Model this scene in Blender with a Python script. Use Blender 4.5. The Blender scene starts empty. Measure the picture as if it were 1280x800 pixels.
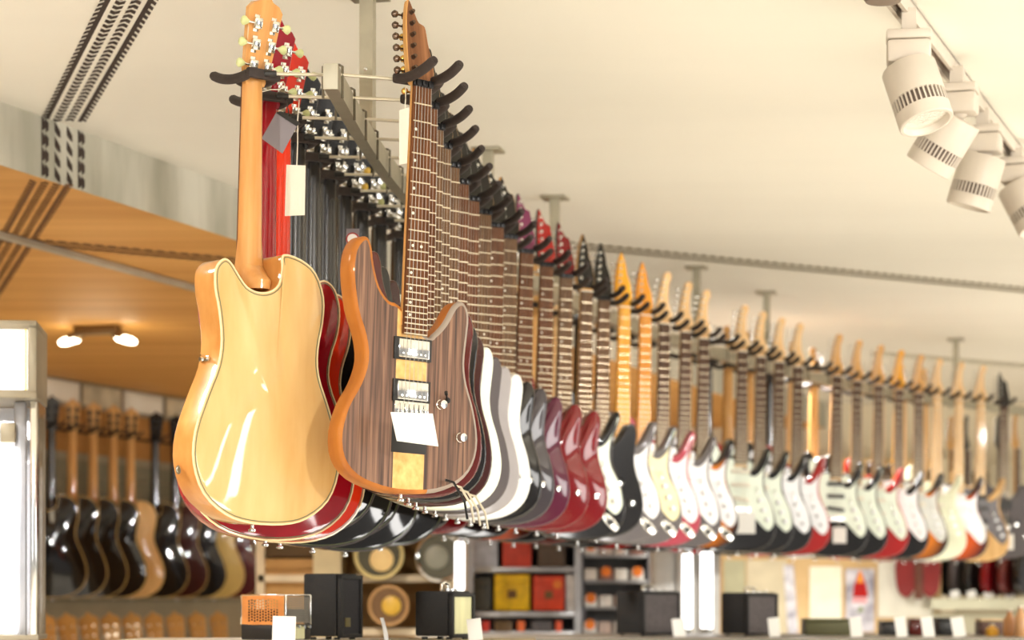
import bpy, bmesh, math, random
from mathutils import Vector, Matrix
random.seed(7)
R = math.radians
C = bpy.context.scene.collection
EYE = 1.5          # camera height above the shop floor
FPX = 3000.0       # focal length in pixels of a 1280 px wide frame

# ------------------------------------------------------------------ camera
cam_d = bpy.data.cameras.new('camera')
cam_d.sensor_width = 36.0
cam_d.lens = FPX/1280*36
cam_d.shift_y = 348/1280
cam_d.dof.use_dof = True
cam_d.dof.focus_distance = 4.72
cam_d.dof.aperture_fstop = 4.4
cam_d.clip_end = 200
cam = bpy.data.objects.new('camera', cam_d); C.objects.link(cam)
cam.location = (0, 0, EYE); cam.rotation_euler = (R(90), 0, 0)
bpy.context.scene.camera = cam

# ------------------------------------------------------------------ world, lights, exposure
world = bpy.data.worlds.new('world'); bpy.context.scene.world = world
world.use_nodes = True
bg = world.node_tree.nodes['Background']
bg.inputs[0].default_value = (1.0, 0.96, 0.90, 1); bg.inputs[1].default_value = 0.42
sc = bpy.context.scene
sc.view_settings.view_transform = 'Standard'; sc.view_settings.look = 'None'
sc.view_settings.gamma = 1.0; sc.view_settings.use_curve_mapping = False
sc.view_settings.exposure = 0.0

def area(name, loc, target, sx, sy, power, color=(1, 0.97, 0.92)):
    l = bpy.data.lights.new(name, 'AREA'); l.shape = 'RECTANGLE'; l.size = sx; l.size_y = sy
    l.energy = power; l.color = color
    o = bpy.data.objects.new(name, l); C.objects.link(o)
    o.location = loc
    o.rotation_euler = (Vector(target)-Vector(loc)).to_track_quat('-Z', 'Y').to_euler()
    return o
# added unseen light panels for gloss streaks, behind the camera and along the right
area('front_streak_light', (2.2, -3.6, 1.6), (0.6, 8, 1.7), 0.4, 1.9, 30)
area('front_streak_light', (-2.6, -3.6, 1.6), (0.0, 8, 1.7), 0.35, 1.9, 24)
area('side_streak_light', (7.2, 6.3, 1.7), (0.0, 7.5, 1.8), 1.5, 1.7, 75)
area('side_streak_light', (7.6, 9.0, 1.7), (0.6, 10, 1.8), 0.3, 1.7, 10)
area('side_streak_light', (7.0, 2.2, 1.75), (0.2, 7.5, 1.8), 0.32, 1.7, 36)
area('side_streak_light', (7.0, 1.3, 1.75), (0.2, 7.5, 1.8), 0.14, 1.7, 16)
# added unseen fill spots: some bounce off the floor, some brighten the guitar rows
def add_fill_spot(x, y, power, z=2.78, ang=150, aim=None, col=(1, 0.972, 0.93), r=0.12):
    l = bpy.data.lights.new('fill_spot', 'SPOT'); l.energy = power; l.spot_size = R(ang); l.spot_blend = 1.0
    l.shadow_soft_size = r; l.color = col
    o = bpy.data.objects.new('fill_spot', l); C.objects.link(o); o.location = (x, y, z)
    if aim: o.rotation_euler = (Vector(aim)-Vector((x, y, z))).to_track_quat('-Z', 'Y').to_euler()
for x, y, p in ((2.6, 1.0, 330), (-2.0, 1.0, 480), (3.4, 4.6, 480), (-1.9, 4.8, 520), (4.6, 8.2, 760), (-.9, 8.4, 320), (6.0, 11.8, 620), (1.2, 11.6, 560), (0.6, -2.0, 480), (-2.6, 3.0, 520), (2.4, 14.2, 220)):
    add_fill_spot(x, y, p*.86, 2.78 if x > -1.38+.353*(y-6.48) else 2.6)
for x, y, ax, ay, p in ((1.9, 1.2, -.1, 4.8, 700), (3.0, 3.2, .2, 7.3, 800), (3.8, 5.0, .8, 9.2, 800), (5.2, 7.4, 1.9, 11.4, 470), (-1.5, .6, -.4, 4.9, 520)):
    add_fill_spot(x, y, p*.36, 2.7, 55, (ax, ay, 1.9), r=.06)

# ------------------------------------------------------------------ helpers: points
def at(px, py, D):
    return Vector(((px-640)/FPX*D, D, EYE+(748-py)/FPX*D))
def onz(px, py, z):            # z above the eye: the point of that horizontal plane
    D = FPX*z/(748-py)
    return Vector(((px-640)/FPX*D, D, EYE+z))

# ------------------------------------------------------------------ helpers: materials
_M = {}
def mat(name, col, rough=0.5, metal=0.0, coat=0.0, var=0.06, scale=12, stretch=(1, 1, 1), bump=0.0, emit=None, es=0, trans=0, spec=None, col2=None, contrast=(0.35, 0.65)):
    if name in _M: return _M[name]
    m = bpy.data.materials.new(name); m.use_nodes = True
    nt = m.node_tree; b = nt.nodes['Principled BSDF']
    tc = nt.nodes.new('ShaderNodeTexCoord'); mp = nt.nodes.new('ShaderNodeMapping')
    mp.inputs['Scale'].default_value = stretch
    nz = nt.nodes.new('ShaderNodeTexNoise'); nz.inputs['Scale'].default_value = scale; nz.inputs['Detail'].default_value = 4
    rp = nt.nodes.new('ShaderNodeValToRGB')
    nt.links.new(tc.outputs['Object'], mp.inputs[0]); nt.links.new(mp.outputs[0], nz.inputs['Vector'])
    nt.links.new(nz.outputs[0], rp.inputs[0])
    c = Vector(col[:3])
    lo = col2 if col2 else tuple(c*(1-var))
    hi = col if col2 else tuple(min(1.0, k) for k in c*(1+var))
    rp.color_ramp.elements[0].position = contrast[0]; rp.color_ramp.elements[1].position = contrast[1]
    rp.color_ramp.elements[0].color = (*lo, 1); rp.color_ramp.elements[1].color = (*hi[:3], 1)
    nt.links.new(rp.outputs[0], b.inputs['Base Color'])
    b.inputs['Roughness'].default_value = rough; b.inputs['Metallic'].default_value = metal
    b.inputs['Coat Weight'].default_value = coat; b.inputs['Coat Roughness'].default_value = 0.04
    if spec is not None: b.inputs['Specular IOR Level'].default_value = spec
    if trans: b.inputs['Transmission Weight'].default_value = trans
    if bump:
        bp = nt.nodes.new('ShaderNodeBump'); bp.inputs['Strength'].default_value = bump; bp.inputs['Distance'].default_value = 0.002
        nt.links.new(nz.outputs[0], bp.inputs['Height']); nt.links.new(bp.outputs[0], b.inputs['Normal'])
    if emit:
        b.inputs['Emission Color'].default_value = (*emit, 1); b.inputs['Emission Strength'].default_value = es
    _M[name] = m
    return m
def S(r, g, b):      # sRGB 0-255 to linear
    f = lambda c: (c/255/12.92) if c/255 <= 0.04045 else ((c/255+0.055)/1.055)**2.4
    return (f(r), f(g), f(b))
def lacquer(name, rgb, rough=0.3, coat=1.0, var=0.04): return mat(name, S(*rgb), rough=rough, coat=coat, var=var, spec=0.05 if coat > .5 else .3)
def wood(name, dark, light, sx=60, sz=3, rough=0.45, coat=0.0, scale=1.0, contrast=(0.3, 0.7), bump=0.05):
    return mat(name, S(*light), rough=rough, coat=coat, spec=.08 if coat else .12, col2=S(*dark), stretch=(sx, sx, sz), scale=scale, contrast=contrast, bump=bump)

# ------------------------------------------------------------------ helpers: meshes
class G:
    """collects verts and faces"""
    def __init__(s): s.v = []; s.f = []; s.m = []
    def add(s, v, f, mi=0, tf=None):
        n = len(s.v)
        s.v += [tuple(tf @ Vector(p)) if tf is not None else tuple(p) for p in v]
        s.f += [tuple(i+n for i in q) for q in f]; s.m += [mi]*len(f)
        return s
    def box(s, c, d, mi=0, tf=None, bev=0.0):
        x, y, z = c; a, b, h = d[0]/2, d[1]/2, d[2]/2
        if bev <= 0:
            v = [(x+i*a, y+j*b, z+k*h) for i in (-1, 1) for j in (-1, 1) for k in (-1, 1)]
            f = [(0, 1, 3, 2), (4, 6, 7, 5), (0, 4, 5, 1), (2, 3, 7, 6), (0, 2, 6, 4), (1, 5, 7, 3)]
            return s.add(v, f, mi, tf)
        bm = bmesh.new(); bmesh.ops.create_cube(bm, size=1)
        for q in bm.verts: q.co = (x+q.co.x*d[0], y+q.co.y*d[1], z+q.co.z*d[2])
        bmesh.ops.bevel(bm, geom=bm.edges[:], offset=bev, segments=2, affect='EDGES', profile=0.5)
        bm.verts.index_update()
        s.add([q.co[:] for q in bm.verts], [[q.index for q in fc.verts] for fc in bm.faces], mi, tf); bm.free()
        return s
    def tube(s, pts, r, n=10, mi=0, tf=None, caps=True):
        P = [Vector(p) for p in pts]; v = []; f = []; up = None
        rr = r if isinstance(r, (list, tuple)) else [r]*len(P)
        for i, p in enumerate(P):
            t = (P[min(i+1, len(P)-1)]-P[max(i-1, 0)]).normalized()
            if up is None:
                up = Vector((0, 0, 1)) if abs(t.z) < 0.9 else Vector((1, 0, 0))
            a = (up-t*up.dot(t)).normalized(); b = t.cross(a); up = a
            for k in range(n):
                w = 2*math.pi*k/n
                v.append(p+(a*math.cos(w)+b*math.sin(w))*rr[i])
        for i in range(len(P)-1):
            for k in range(n):
                f.append((i*n+k, i*n+(k+1) % n, (i+1)*n+(k+1) % n, (i+1)*n+k))
        if caps:
            f.append(tuple(range(n-1, -1, -1))); f.append(tuple((len(P)-1)*n+k for k in range(n)))
        return s.add(v, f, mi, tf)
    def lathe(s, prof, n=16, axis='z', c=(0, 0, 0), mi=0, tf=None):
        v = []; f = []
        for (r, h) in prof:
            for k in range(n):
                w = 2*math.pi*k/n; a, b = r*math.cos(w), r*math.sin(w)
                p = {'z': (a, b, h), 'y': (a, h, b), 'x': (h, a, b)}[axis]
                v.append((p[0]+c[0], p[1]+c[1], p[2]+c[2]))
        for i in range(len(prof)-1):
            for k in range(n):
                f.append((i*n+k, i*n+(k+1) % n, (i+1)*n+(k+1) % n, (i+1)*n+k))
        f.append(tuple(range(n))); f.append(tuple((len(prof)-1)*n+k for k in range(n)))
        return s.add(v, f, mi, tf)
    def mesh(s, name, smooth=True, slots=1, angle=40):
        me = bpy.data.meshes.new(name); me.from_pydata([tuple(p) for p in s.v], [], s.f)
        for _ in range(slots): me.materials.append(None)
        for p, mi in zip(me.polygons, s.m): p.material_index = mi
        bm = bmesh.new(); bm.from_mesh(me); bmesh.ops.recalc_face_normals(bm, faces=bm.faces[:]); bm.to_mesh(me); bm.free()
        if smooth:
            me.shade_smooth(); me.set_sharp_from_angle(angle=R(angle))
        me.update()
        return me

def put(name, me, m, parent=None, loc=None, rot=None, scale=None):
    o = bpy.data.objects.new(name, me); C.objects.link(o)
    ms = m if isinstance(m, (list, tuple)) else [m]*max(1, len(me.materials))
    for i, sl in enumerate(o.material_slots):
        sl.link = 'OBJECT'; sl.material = ms[min(i, len(ms)-1)]
    if parent is not None: o.parent = parent
    if loc is not None: o.location = loc
    if rot is not None: o.rotation_euler = rot
    if scale is not None: o.scale = scale
    return o
def thing(name, label, cat, loc=(0, 0, 0), rot=(0, 0, 0), group=None):
    o = bpy.data.objects.new(name, None); C.objects.link(o); o.empty_display_size = 0.05
    o.location = loc; o.rotation_euler = rot
    o['label'] = label; o['category'] = cat
    if group: o['group'] = group
    return o
def tag(o, label, cat, group=None):
    o['label'] = label; o['category'] = cat
    if group: o['group'] = group
    return o
def struct(o): o['kind'] = 'structure'; return o

def smooth_outline(pts, sub=3):
    n = len(pts); out = []
    for i in range(n):
        p0, p1, p2, p3 = [Vector(pts[(i+k-1) % n]) for k in range(4)]
        for k in range(sub):
            t = k/sub
            q = 0.5*((2*p1)+(p2-p0)*t+(2*p0-5*p1+4*p2-p3)*t*t+(3*p1-p0-3*p2+p3)*t*t*t)
            out.append((q.x, q.y))
    return out
def inset(o, d):
    n = len(o); a = sum(o[i][0]*o[(i+1) % n][1]-o[(i+1) % n][0]*o[i][1] for i in range(n))
    sg = 1 if a > 0 else -1; out = []
    for i in range(n):
        t = (Vector(o[(i+1) % n])-Vector(o[i-1]))
        if t.length < 1e-9: out.append(o[i]); continue
        t.normalize(); nn = Vector((-t.y, t.x))*sg
        out.append((o[i][0]+nn.x*d, o[i][1]+nn.y*d))
    return out
def plate(outl, yf, yb, bev=0.003, seg=3, domef=0, domeb=0, cen=None, fs=True):
    """solid from an outline in x,z; front at yf (towards -y), back at yb. slots: 0 front, 1 side, 2 back, 3 front bevel on +x"""
    g = G(); rings = []; kinds = []
    def ring(o, y): return [(p[0], y, p[1]) for p in o]
    cx, cz = cen if cen else (sum(p[0] for p in outl)/len(outl), sum(p[1] for p in outl)/len(outl))
    inn = inset(outl, bev*1.25)
    def dome(yc, dm, sgn):
        rs = []
        for s_ in (0.02, 0.3, 0.55, 0.75, 0.88, 0.96):
            h = dm*(1-s_**2.2)**1.1
            rs.append([(cx+(p[0]-cx)*s_, yc+sgn*h, cz+(p[1]-cz)*s_) for p in inn])
        return rs
    if domef:
        for r_ in dome(yf, domef, -1): rings.append(r_); kinds.append(0)
    rings.append(ring(inn, yf)); kinds.append(0)
    for k in range(seg+1):
        a = math.pi/2*k/seg
        rings.append(ring(inset(outl, bev*(1-math.sin(a))), yf+bev*(1-math.cos(a)))); kinds.append(0 if k == 0 else 3)
    for k in range(seg, -1, -1):
        a = math.pi/2*k/seg
        rings.append(ring(inset(outl, bev*(1-math.sin(a))), yb-bev*(1-math.cos(a)))); kinds.append(1 if k == seg else 1)
    rings.append(ring(inn, yb)); kinds.append(2)
    if domeb:
        for r_ in reversed(dome(yb, domeb, 1)): rings.append(r_); kinds.append(2)
    n = len(outl); v = [p for r_ in rings for p in r_]; g.v = v
    for i in range(len(rings)-1):
        for k in range(n):
            mi = kinds[i+1]
            if mi == 3 and not (rings[i+1][k][0] > 0.03 and fs): mi = 1
            g.f.append((i*n+k, i*n+(k+1) % n, (i+1)*n+(k+1) % n, (i+1)*n+k)); g.m.append(mi)
    g.f.append(tuple(range(n))); g.m.append(0)
    g.f.append(tuple((len(rings)-1)*n+k for k in range(n))); g.m.append(2)
    return g

# ------------------------------------------------------------------ materials
CHROME = mat('polished_chrome', (0.8, 0.8, 0.78), rough=0.12, metal=1, var=0.03)
STEEL = mat('brushed_steel', S(205, 198, 180), rough=0.34, metal=0.85, var=0.05, scale=40)
RAILM = mat('satin_nickel_bar', S(170, 163, 142), rough=0.4, metal=0.6, var=0.05, scale=25)
GOLD = mat('gold_plate', S(200, 160, 80), rough=0.25, metal=1)
FOAM = mat('black_foam_sleeve', S(48, 38, 34), rough=0.75, var=0.15, scale=80, bump=0.3)
BLACKP = mat('black_plastic', S(26, 24, 23), rough=0.4)
BLACKM = mat('black_metal', S(30, 29, 30), rough=0.3, metal=0.5)
BUTTON = mat('pearloid_button', S(196, 200, 140), rough=0.3, coat=0.4, var=0.1, scale=60)
YBUTTON = mat('amber_button', S(222, 180, 60), rough=0.3, coat=0.4)
STRINGM = mat('string_steel', S(165, 160, 150), rough=0.45, metal=0.9)
FRETM = mat('fret_wire', S(205, 190, 160), rough=0.3, metal=0.6)
ROSE = wood('rosewood', (62, 36, 22), (126, 80, 50), sx=170, sz=6, contrast=(0.25, 0.75))
ROSE2 = wood('rosewood_grey', (70, 46, 32), (130, 98, 68), sx=170, sz=6)
ROSED = wood('rosewood_dark', (56, 36, 24), (98, 66, 45), sx=150, sz=6)
MAPLEY = wood('amber_maple', (214, 140, 28), (240, 178, 60), sx=60, sz=5, coat=0.6)
MAPLEO = wood('orange_maple', (204, 126, 34), (230, 158, 58), sx=60, sz=5, coat=0.6)
MAPLE = wood('pale_maple', (216, 172, 116), (236, 200, 150), sx=60, sz=5, coat=0.3)
MAPLET = wood('tan_maple', (196, 144, 84), (220, 172, 108), sx=60, sz=5, coat=0.2)
EBONY = mat('black_neck_lacquer', S(24, 20, 18), rough=0.25, coat=0.6)
WHITEP = mat('white_pickguard', S(240, 240, 242), rough=0.25, coat=0.6, var=0.01)
MINTP = mat('mint_pickguard', S(226, 234, 216), rough=0.3, coat=0.4, var=0.02)
CREAMP = mat('cream_pickguard', S(232, 222, 170), rough=0.3, coat=0.4, var=0.03)
DARKP = mat('dark_pickguard', S(70, 58, 56), rough=0.3, coat=0.6)
GREYP = mat('pale_grey_pickguard', S(214, 214, 206), rough=0.3, coat=0.4)
CARD = mat('white_card', S(240, 238, 232), rough=0.6, var=0.01)
CARDC = mat('cream_card', S(228, 220, 202), rough=0.65, var=0.02)
CARDG = mat('grey_violet_card', S(128, 120, 124), rough=0.6, var=0.02)

def zebra_mat():
    m = bpy.data.materials.new('striped_walnut_veneer_with_maple_centre'); m.use_nodes = True
    nt = m.node_tree; N = nt.nodes; L = nt.links; b = N['Principled BSDF']
    tc = N.new('ShaderNodeTexCoord'); sp = N.new('ShaderNodeSeparateXYZ'); L.new(tc.outputs['Object'], sp.inputs[0])
    mp = N.new('ShaderNodeMapping'); mp.inputs['Scale'].default_value = (130, 1, 3.0); L.new(tc.outputs['Object'], mp.inputs[0])
    nz = N.new('ShaderNodeTexNoise'); nz.inputs['Scale'].default_value = 1.0; nz.inputs['Detail'].default_value = 5; nz.inputs['Distortion'].default_value = 0.5
    L.new(mp.outputs[0], nz.inputs['Vector'])
    r1 = N.new('ShaderNodeValToRGB'); L.new(nz.outputs[0], r1.inputs[0])
    e = r1.color_ramp.elements
    e[0].position = 0.32; e[0].color = (*S(56, 37, 28), 1); e[1].position = 0.7; e[1].color = (*S(152, 114, 88), 1)
    q = e.new(0.45); q.color = (*S(92, 64, 48), 1); q = e.new(0.56); q.color = (*S(122, 88, 68), 1)
    mp2 = N.new('ShaderNodeMapping'); mp2.inputs['Scale'].default_value = (60, 1, 45); L.new(tc.outputs['Object'], mp2.inputs[0])
    nz2 = N.new('ShaderNodeTexNoise'); nz2.inputs['Scale'].default_value = 1.0; L.new(mp2.outputs[0], nz2.inputs['Vector'])
    r2 = N.new('ShaderNodeValToRGB'); L.new(nz2.outputs[0], r2.inputs[0])
    r2.color_ramp.elements[0].position = .3; r2.color_ramp.elements[1].position = .7
    r2.color_ramp.elements[0].color = (*S(214, 158, 84), 1); r2.color_ramp.elements[1].color = (*S(240, 196, 124), 1)
    ab = N.new('ShaderNodeMath'); ab.operation = 'ABSOLUTE'; L.new(sp.outputs[0], ab.inputs[0])
    lt = N.new('ShaderNodeMath'); lt.operation = 'LESS_THAN'; lt.inputs[1].default_value = 0.0365; L.new(ab.outputs[0], lt.inputs[0])
    mx = N.new('ShaderNodeMix'); mx.data_type = 'RGBA'; L.new(lt.outputs[0], mx.inputs[0]); L.new(r1.outputs[0], mx.inputs[6]); L.new(r2.outputs[0], mx.inputs[7])
    L.new(mx.outputs[2], b.inputs['Base Color']); b.inputs['Roughness'].default_value = 0.42
    return m
ZEBRA = zebra_mat()
def burst_mat(name, inner, outer):
    m = bpy.data.materials.new(name); m.use_nodes = True
    nt = m.node_tree; N = nt.nodes; L = nt.links; b = N['Principled BSDF']
    tc = N.new('ShaderNodeTexCoord'); mp = N.new('ShaderNodeMapping'); L.new(tc.outputs['Object'], mp.inputs[0])
    mp.inputs['Location'].default_value = (0, 0, 2.75); mp.inputs['Scale'].default_value = (6.0, 0.01, 4.4)
    ln = N.new('ShaderNodeVectorMath'); ln.operation = 'LENGTH'; L.new(mp.outputs[0], ln.inputs[0])
    rp = N.new('ShaderNodeValToRGB'); L.new(ln.outputs['Value'], rp.inputs[0])
    rp.color_ramp.elements[0].position = .62; rp.color_ramp.elements[0].color = (*S(*inner), 1)
    rp.color_ramp.elements[1].position = 0.98; rp.color_ramp.elements[1].color = (*S(*outer), 1)
    L.new(rp.outputs[0], b.inputs['Base Color']); b.inputs['Roughness'].default_value = .3; b.inputs['Specular IOR Level'].default_value = .05; b.inputs['Coat Weight'].default_value = 1; b.inputs['Coat Roughness'].default_value = .04
    return m
BURST = burst_mat('orange_sunburst', (222, 124, 22), (40, 16, 10))
BURST2 = burst_mat('red_orange_sunburst', (206, 84, 16), (60, 14, 10))

# ================================================================== THE SETTING
CEIL, SOFF = 1.34, 1.17            # above the eye
SL = 0.353                          # the room's long direction: dx per dy
def line_x(y, x0=-1.38, y0=6.48): return x0+SL*(y-y0)
ceil_m = mat('cream_plaster', S(242, 237, 224), rough=0.9, var=0.035, scale=0.8, stretch=(0.35, 1.6, 1), contrast=(.3, .7))
soff_m = mat('honey_wood_lining', S(226, 170, 92), rough=0.6, col2=S(204, 144, 66), stretch=(0.35, 5.5, 1), scale=1.6, contrast=(.3, .7))
beam_m = mat('grey_board_formed_concrete', S(205, 200, 184), rough=0.85, col2=S(172, 168, 150), scale=2.2, stretch=(3, 3, 0.8), bump=0.3)
floor_m = mat('pale_shop_floor', S(238, 233, 222), rough=0.6, var=0.04, scale=3)
wall_m = mat('warm_plaster_wall', S(238, 226, 200), rough=0.85, var=0.04, scale=2)
wallg_m = mat('stone_grey_wall', S(158, 146, 120), rough=0.85, var=0.08, scale=3)

struct(put('floor', G().box((1.5, 7, -0.05), (16, 24, 0.1)).mesh('floor', False), floor_m))
# cream ceiling: everything on the near/right side of the fascia line
y0, y1 = -4.5, 16.6
cv = [(line_x(y0), y0), (9.0, y0), (9.0, y1), (line_x(y1), y1)]
zc = EYE+CEIL
g = G(); g.add([(x, y, zc) for x, y in cv]+[(x, y, zc+.1) for x, y in cv], [(0, 1, 2, 3), (7, 6, 5, 4), (0, 4, 5, 1), (1, 5, 6, 2), (2, 6, 7, 3), (3, 7, 4, 0)])
ceiling = struct(put('ceiling', g.mesh('ceiling', False), ceil_m))
zs = EYE+SOFF
sv = [(-7.0, y0), (line_x(y0), y0), (line_x(y1), y1), (-7.0, y1)]
g = G(); g.add([(x, y, zs) for x, y in sv]+[(x, y, zs+.1) for x, y in sv], [(0, 1, 2, 3), (7, 6, 5, 4), (0, 4, 5, 1), (1, 5, 6, 2), (2, 6, 7, 3), (3, 7, 4, 0)])
soffit = struct(put('ceiling', g.mesh('wood_soffit', False), soff_m))
# fascia (edge beam)
g = G(); a0, a1 = Vector((line_x(y0), y0, 0)), Vector((line_x(y1), y1, 0)); nrm = Vector((-1, SL, 0)).normalized()*0.12
bv = []
for z in (zs-0.001, zc+0.0): bv += [Vector((p.x, p.y, z)) for p in (a0-nrm*.04, a1-nrm*.04, a1-nrm*.01, a0-nrm*.01)]
g.add(bv, [(0, 1, 2, 3), (7, 6, 5, 4), (0, 4, 5, 1), (1, 5, 6, 2), (2, 6, 7, 3), (3, 7, 4, 0)])
fascia = struct(put('trim_1', g.mesh('fascia', False), beam_m))

# --- painted tyre-tread bands on ceiling, fascia and soffit (flat print, thin)
ink = mat('dark_brown_paint', S(58, 44, 36), rough=0.8, var=0.05)
inkl = mat('faded_grey_paint', S(146, 136, 112), rough=0.85, var=0.1)
inkw = mat('faded_brown_paint', S(112, 72, 30), rough=0.8, var=0.1)
def tread(name, p0, p1, side, width, mt, parent, cols=4, pitch=0.046, up=Vector((0, 0, -1)), kind='tyre', off=0.001):
    """marks between p0 and p1; side = unit vector across; marks lie off the surface by a millimetre"""
    g = G(); d = (p1-p0); ln = d.length; d.normalize(); cw = width/(cols*1.35-0.35); n = int(ln/pitch)
    for c in range(cols):
        s0 = c*cw*1.35; outer = c in (0, cols-1)
        for i in range(n):
            t = i*pitch; h = pitch*0.62
            if cols == 1: h = pitch*.5
            sk = pitch*1.0*(1 if c < cols/2 else -1)
            a = s0+(cw*0.05); b = s0+cw*0.95
            if outer: # comb with solid spine
                q0, q1 = (a+cw*.42, b) if c == 0 else (a, b-cw*.42)
                P = [(q0, t), (q1, t), (q1, t+pitch), (q0, t+pitch)]
                g.add([p0+side*x+d*y+up*off for x, y in P], [(0, 1, 2, 3)])
                P = [(a, t-sk), (b, t), (b, t+h), (a, t-sk+h)]
            else:
                P = [(a, t), ((a+b)/2, t-sk*.35), (b, t), (b, t+h), ((a+b)/2, t+h-sk*.35), (a, t+h)]
            g.add([p0+side*x+d*y+up*(off*1.3) for x, y in P], [tuple(range(len(P)))])
    o = put(name, g.mesh(name, False), mt, parent); o['kind'] = 'stuff'
    return o
down = Vector((0, 0, -1))
A0 = onz(50, 149, CEIL); A1 = onz(125, -2, CEIL); B0 = onz(108, 163, CEIL)
ext = (A1-A0).normalized(); side = Vector((ext.y, -ext.x, 0)); side *= (1 if side.x > 0 else -1)
W = 0.128
tread('painted_tread_band', A0, A0+ext*2.6, side, W, ink, ceiling)
fu = Vector((-SL, 1, 0)).normalized()  # not used for marks, kept for the fascia frame
fs_ = Vector((SL, 1, 0)).normalized(); fn = Vector((1, -SL, 0)).normalized()
def fx(px, z):   # point of the fascia face seen at px
    k = (px-640)/FPX; yy = (line_x(0))/(k-SL); return Vector((line_x(yy), yy, EYE+z))+fn*0.0066
F0 = fx(49, SOFF); F1 = fx(106, SOFF)
def fascia_marks():
    g = G(); w = (F1-F0).length; n = 4
    for c in range(4):
        s0 = w*(0.01+c*0.265)
        for i in range(n):
            z0 = i*(CEIL-SOFF)/n; h = (CEIL-SOFF)/n; ww = w*0.15
            P = [(0, .05), (.55, .30), (.55, .0), (1, .25), (1, .72), (.5, .95), (.45, .72), (0, 1.05)] if c in (0, 3) else [(0.1, .35), (.5, .1), (.95, .0), (.9, .45), (.5, .72), (.1, .98)]
            g.add([F0+fs_*(s0+ww*x)+Vector((0, 0, z0+h*y)) for x, y in P], [tuple(range(len(P)))])
    o = put('painted_tread_band', g.mesh('tread_fascia', False), ink, fascia); o['kind'] = 'stuff'
fascia_marks()
S0 = onz(35, 227, SOFF); 
tread('painted_tread_band', S0, S0-ext*6.0, side, W, inkw, soffit)
# second, single-track band crossing the room
T0 = onz(755, 310, CEIL); T1 = onz(1279, 362, CEIL); td = (T1-T0).normalized(); ts = Vector((-td.y, td.x, 0))
tread('painted_chain_band', T0-td*0.4-ts*0.08, T1+td*1.5-ts*0.08, ts, 0.16, inkl, ceiling, cols=2, pitch=0.045)
U0 = onz(-20, 296, SOFF); U1 = onz(300, 326, SOFF); ud = (U1-U0).normalized(); us = Vector((-ud.y, ud.x, 0))
tread('painted_chain_band', U0-us*.07, U1+ud*.4-us*.07, us, 0.15, inkw, soffit, cols=2, pitch=0.045)

# left side wall, along the room direction
WL0 = Vector((-2.47-0.36*14, 12.54-14, 0)); WL1 = Vector((-2.47+.36*4.6, 12.54+4.6, 0))
def wall_slab(name, p, q, z0, z1, th, m):
    d = (q-p).normalized(); n = Vector((-d.y, d.x, 0))*th; g = G(); v = []
    for z in (z0, z1): v += [Vector((a.x, a.y, z)) for a in (p, q, q+n, p+n)]
    g.add(v, [(0, 1, 2, 3), (7, 6, 5, 4), (0, 4, 5, 1), (1, 5, 6, 2), (2, 6, 7, 3), (3, 7, 4, 0)])
    return put(name, g.mesh(name, False), m)
wall_left = struct(wall_slab('wall_left', WL0, WL1, 0, zs, 0.12, wallg_m))
wall_back = struct(wall_slab('wall_back', Vector((-1.4, 16.5, 0)), Vector((9, 16.5, 0)), 0, zc, 0.12, wall_m))

# ================================================================== GUITAR MESHES
def OUT(pts): return smooth_outline(pts, 3)
SUPER = OUT([(-.030,-.432),(-.055,-.425),(-.078,-.40),(-.092,-.36),(-.098,-.328),(-.108,-.309),(-.125,-.311),(-.142,-.335),(-.147,-.38),(-.135,-.45),(-.115,-.50),(-.108,-.545),(-.122,-.59),(-.148,-.635),(-.163,-.69),(-.155,-.74),(-.12,-.775),(-.06,-.793),(0,-.797),(.07,-.79),(.125,-.767),(.158,-.73),(.168,-.68),(.156,-.62),(.137,-.57),(.130,-.53),(.134,-.48),(.137,-.44),(.129,-.415),(.114,-.408),(.096,-.42),(.075,-.455),(.05,-.48),(.033,-.484)])
STRAT = OUT([(-.03,-.42),(-.055,-.43),(-.08,-.415),(-.098,-.38),(-.112,-.35),(-.13,-.342),(-.148,-.36),(-.152,-.40),(-.138,-.46),(-.118,-.51),(-.113,-.55),(-.125,-.60),(-.15,-.66),(-.162,-.71),(-.155,-.76),(-.125,-.795),(-.07,-.81),(0,-.812),(.07,-.805),(.13,-.78),(.16,-.735),(.163,-.69),(.148,-.63),(.12,-.57),(.108,-.53),(.112,-.48),(.13,-.435),(.139,-.405),(.133,-.385),(.120,-.388),(.104,-.418),(.078,-.462),(.048,-.478),(.03,-.472)])
GUARD = OUT([(-.032,-.437),(-.06,-.44),(-.085,-.425),(-.105,-.385),(-.125,-.38),(-.128,-.42),(-.108,-.49),(-.096,-.54),(-.100,-.60),(-.075,-.625),(-.045,-.635),(.0,-.64),(.045,-.655),(.075,-.682),(.105,-.712),(.127,-.722),(.146,-.702),(.149,-.672),(.135,-.62),(.107,-.57),(.097,-.53),(.101,-.48),(.12,-.43),(.129,-.408),(.125,-.405),(.115,-.440),(.086,-.488),(.045,-.502)])
SINGLE = OUT([(-.03,-.333),(-.075,-.338),(-.112,-.36),(-.133,-.405),(-.132,-.455),(-.121,-.51),(-.124,-.56),(-.15,-.62),(-.176,-.69),(-.178,-.75),(-.153,-.805),(-.10,-.842),(-.04,-.856),(.04,-.856),(.10,-.842),(.153,-.805),(.178,-.75),(.176,-.69),(.15,-.62),(.124,-.56),(.117,-.51),(.124,-.455),(.134,-.415),(.134,-.378),(.117,-.358),(.100,-.360),(.080,-.382),(.058,-.404),(.030,-.412),(.002,-.408),(-.020,-.392),(-.028,-.362)])
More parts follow.
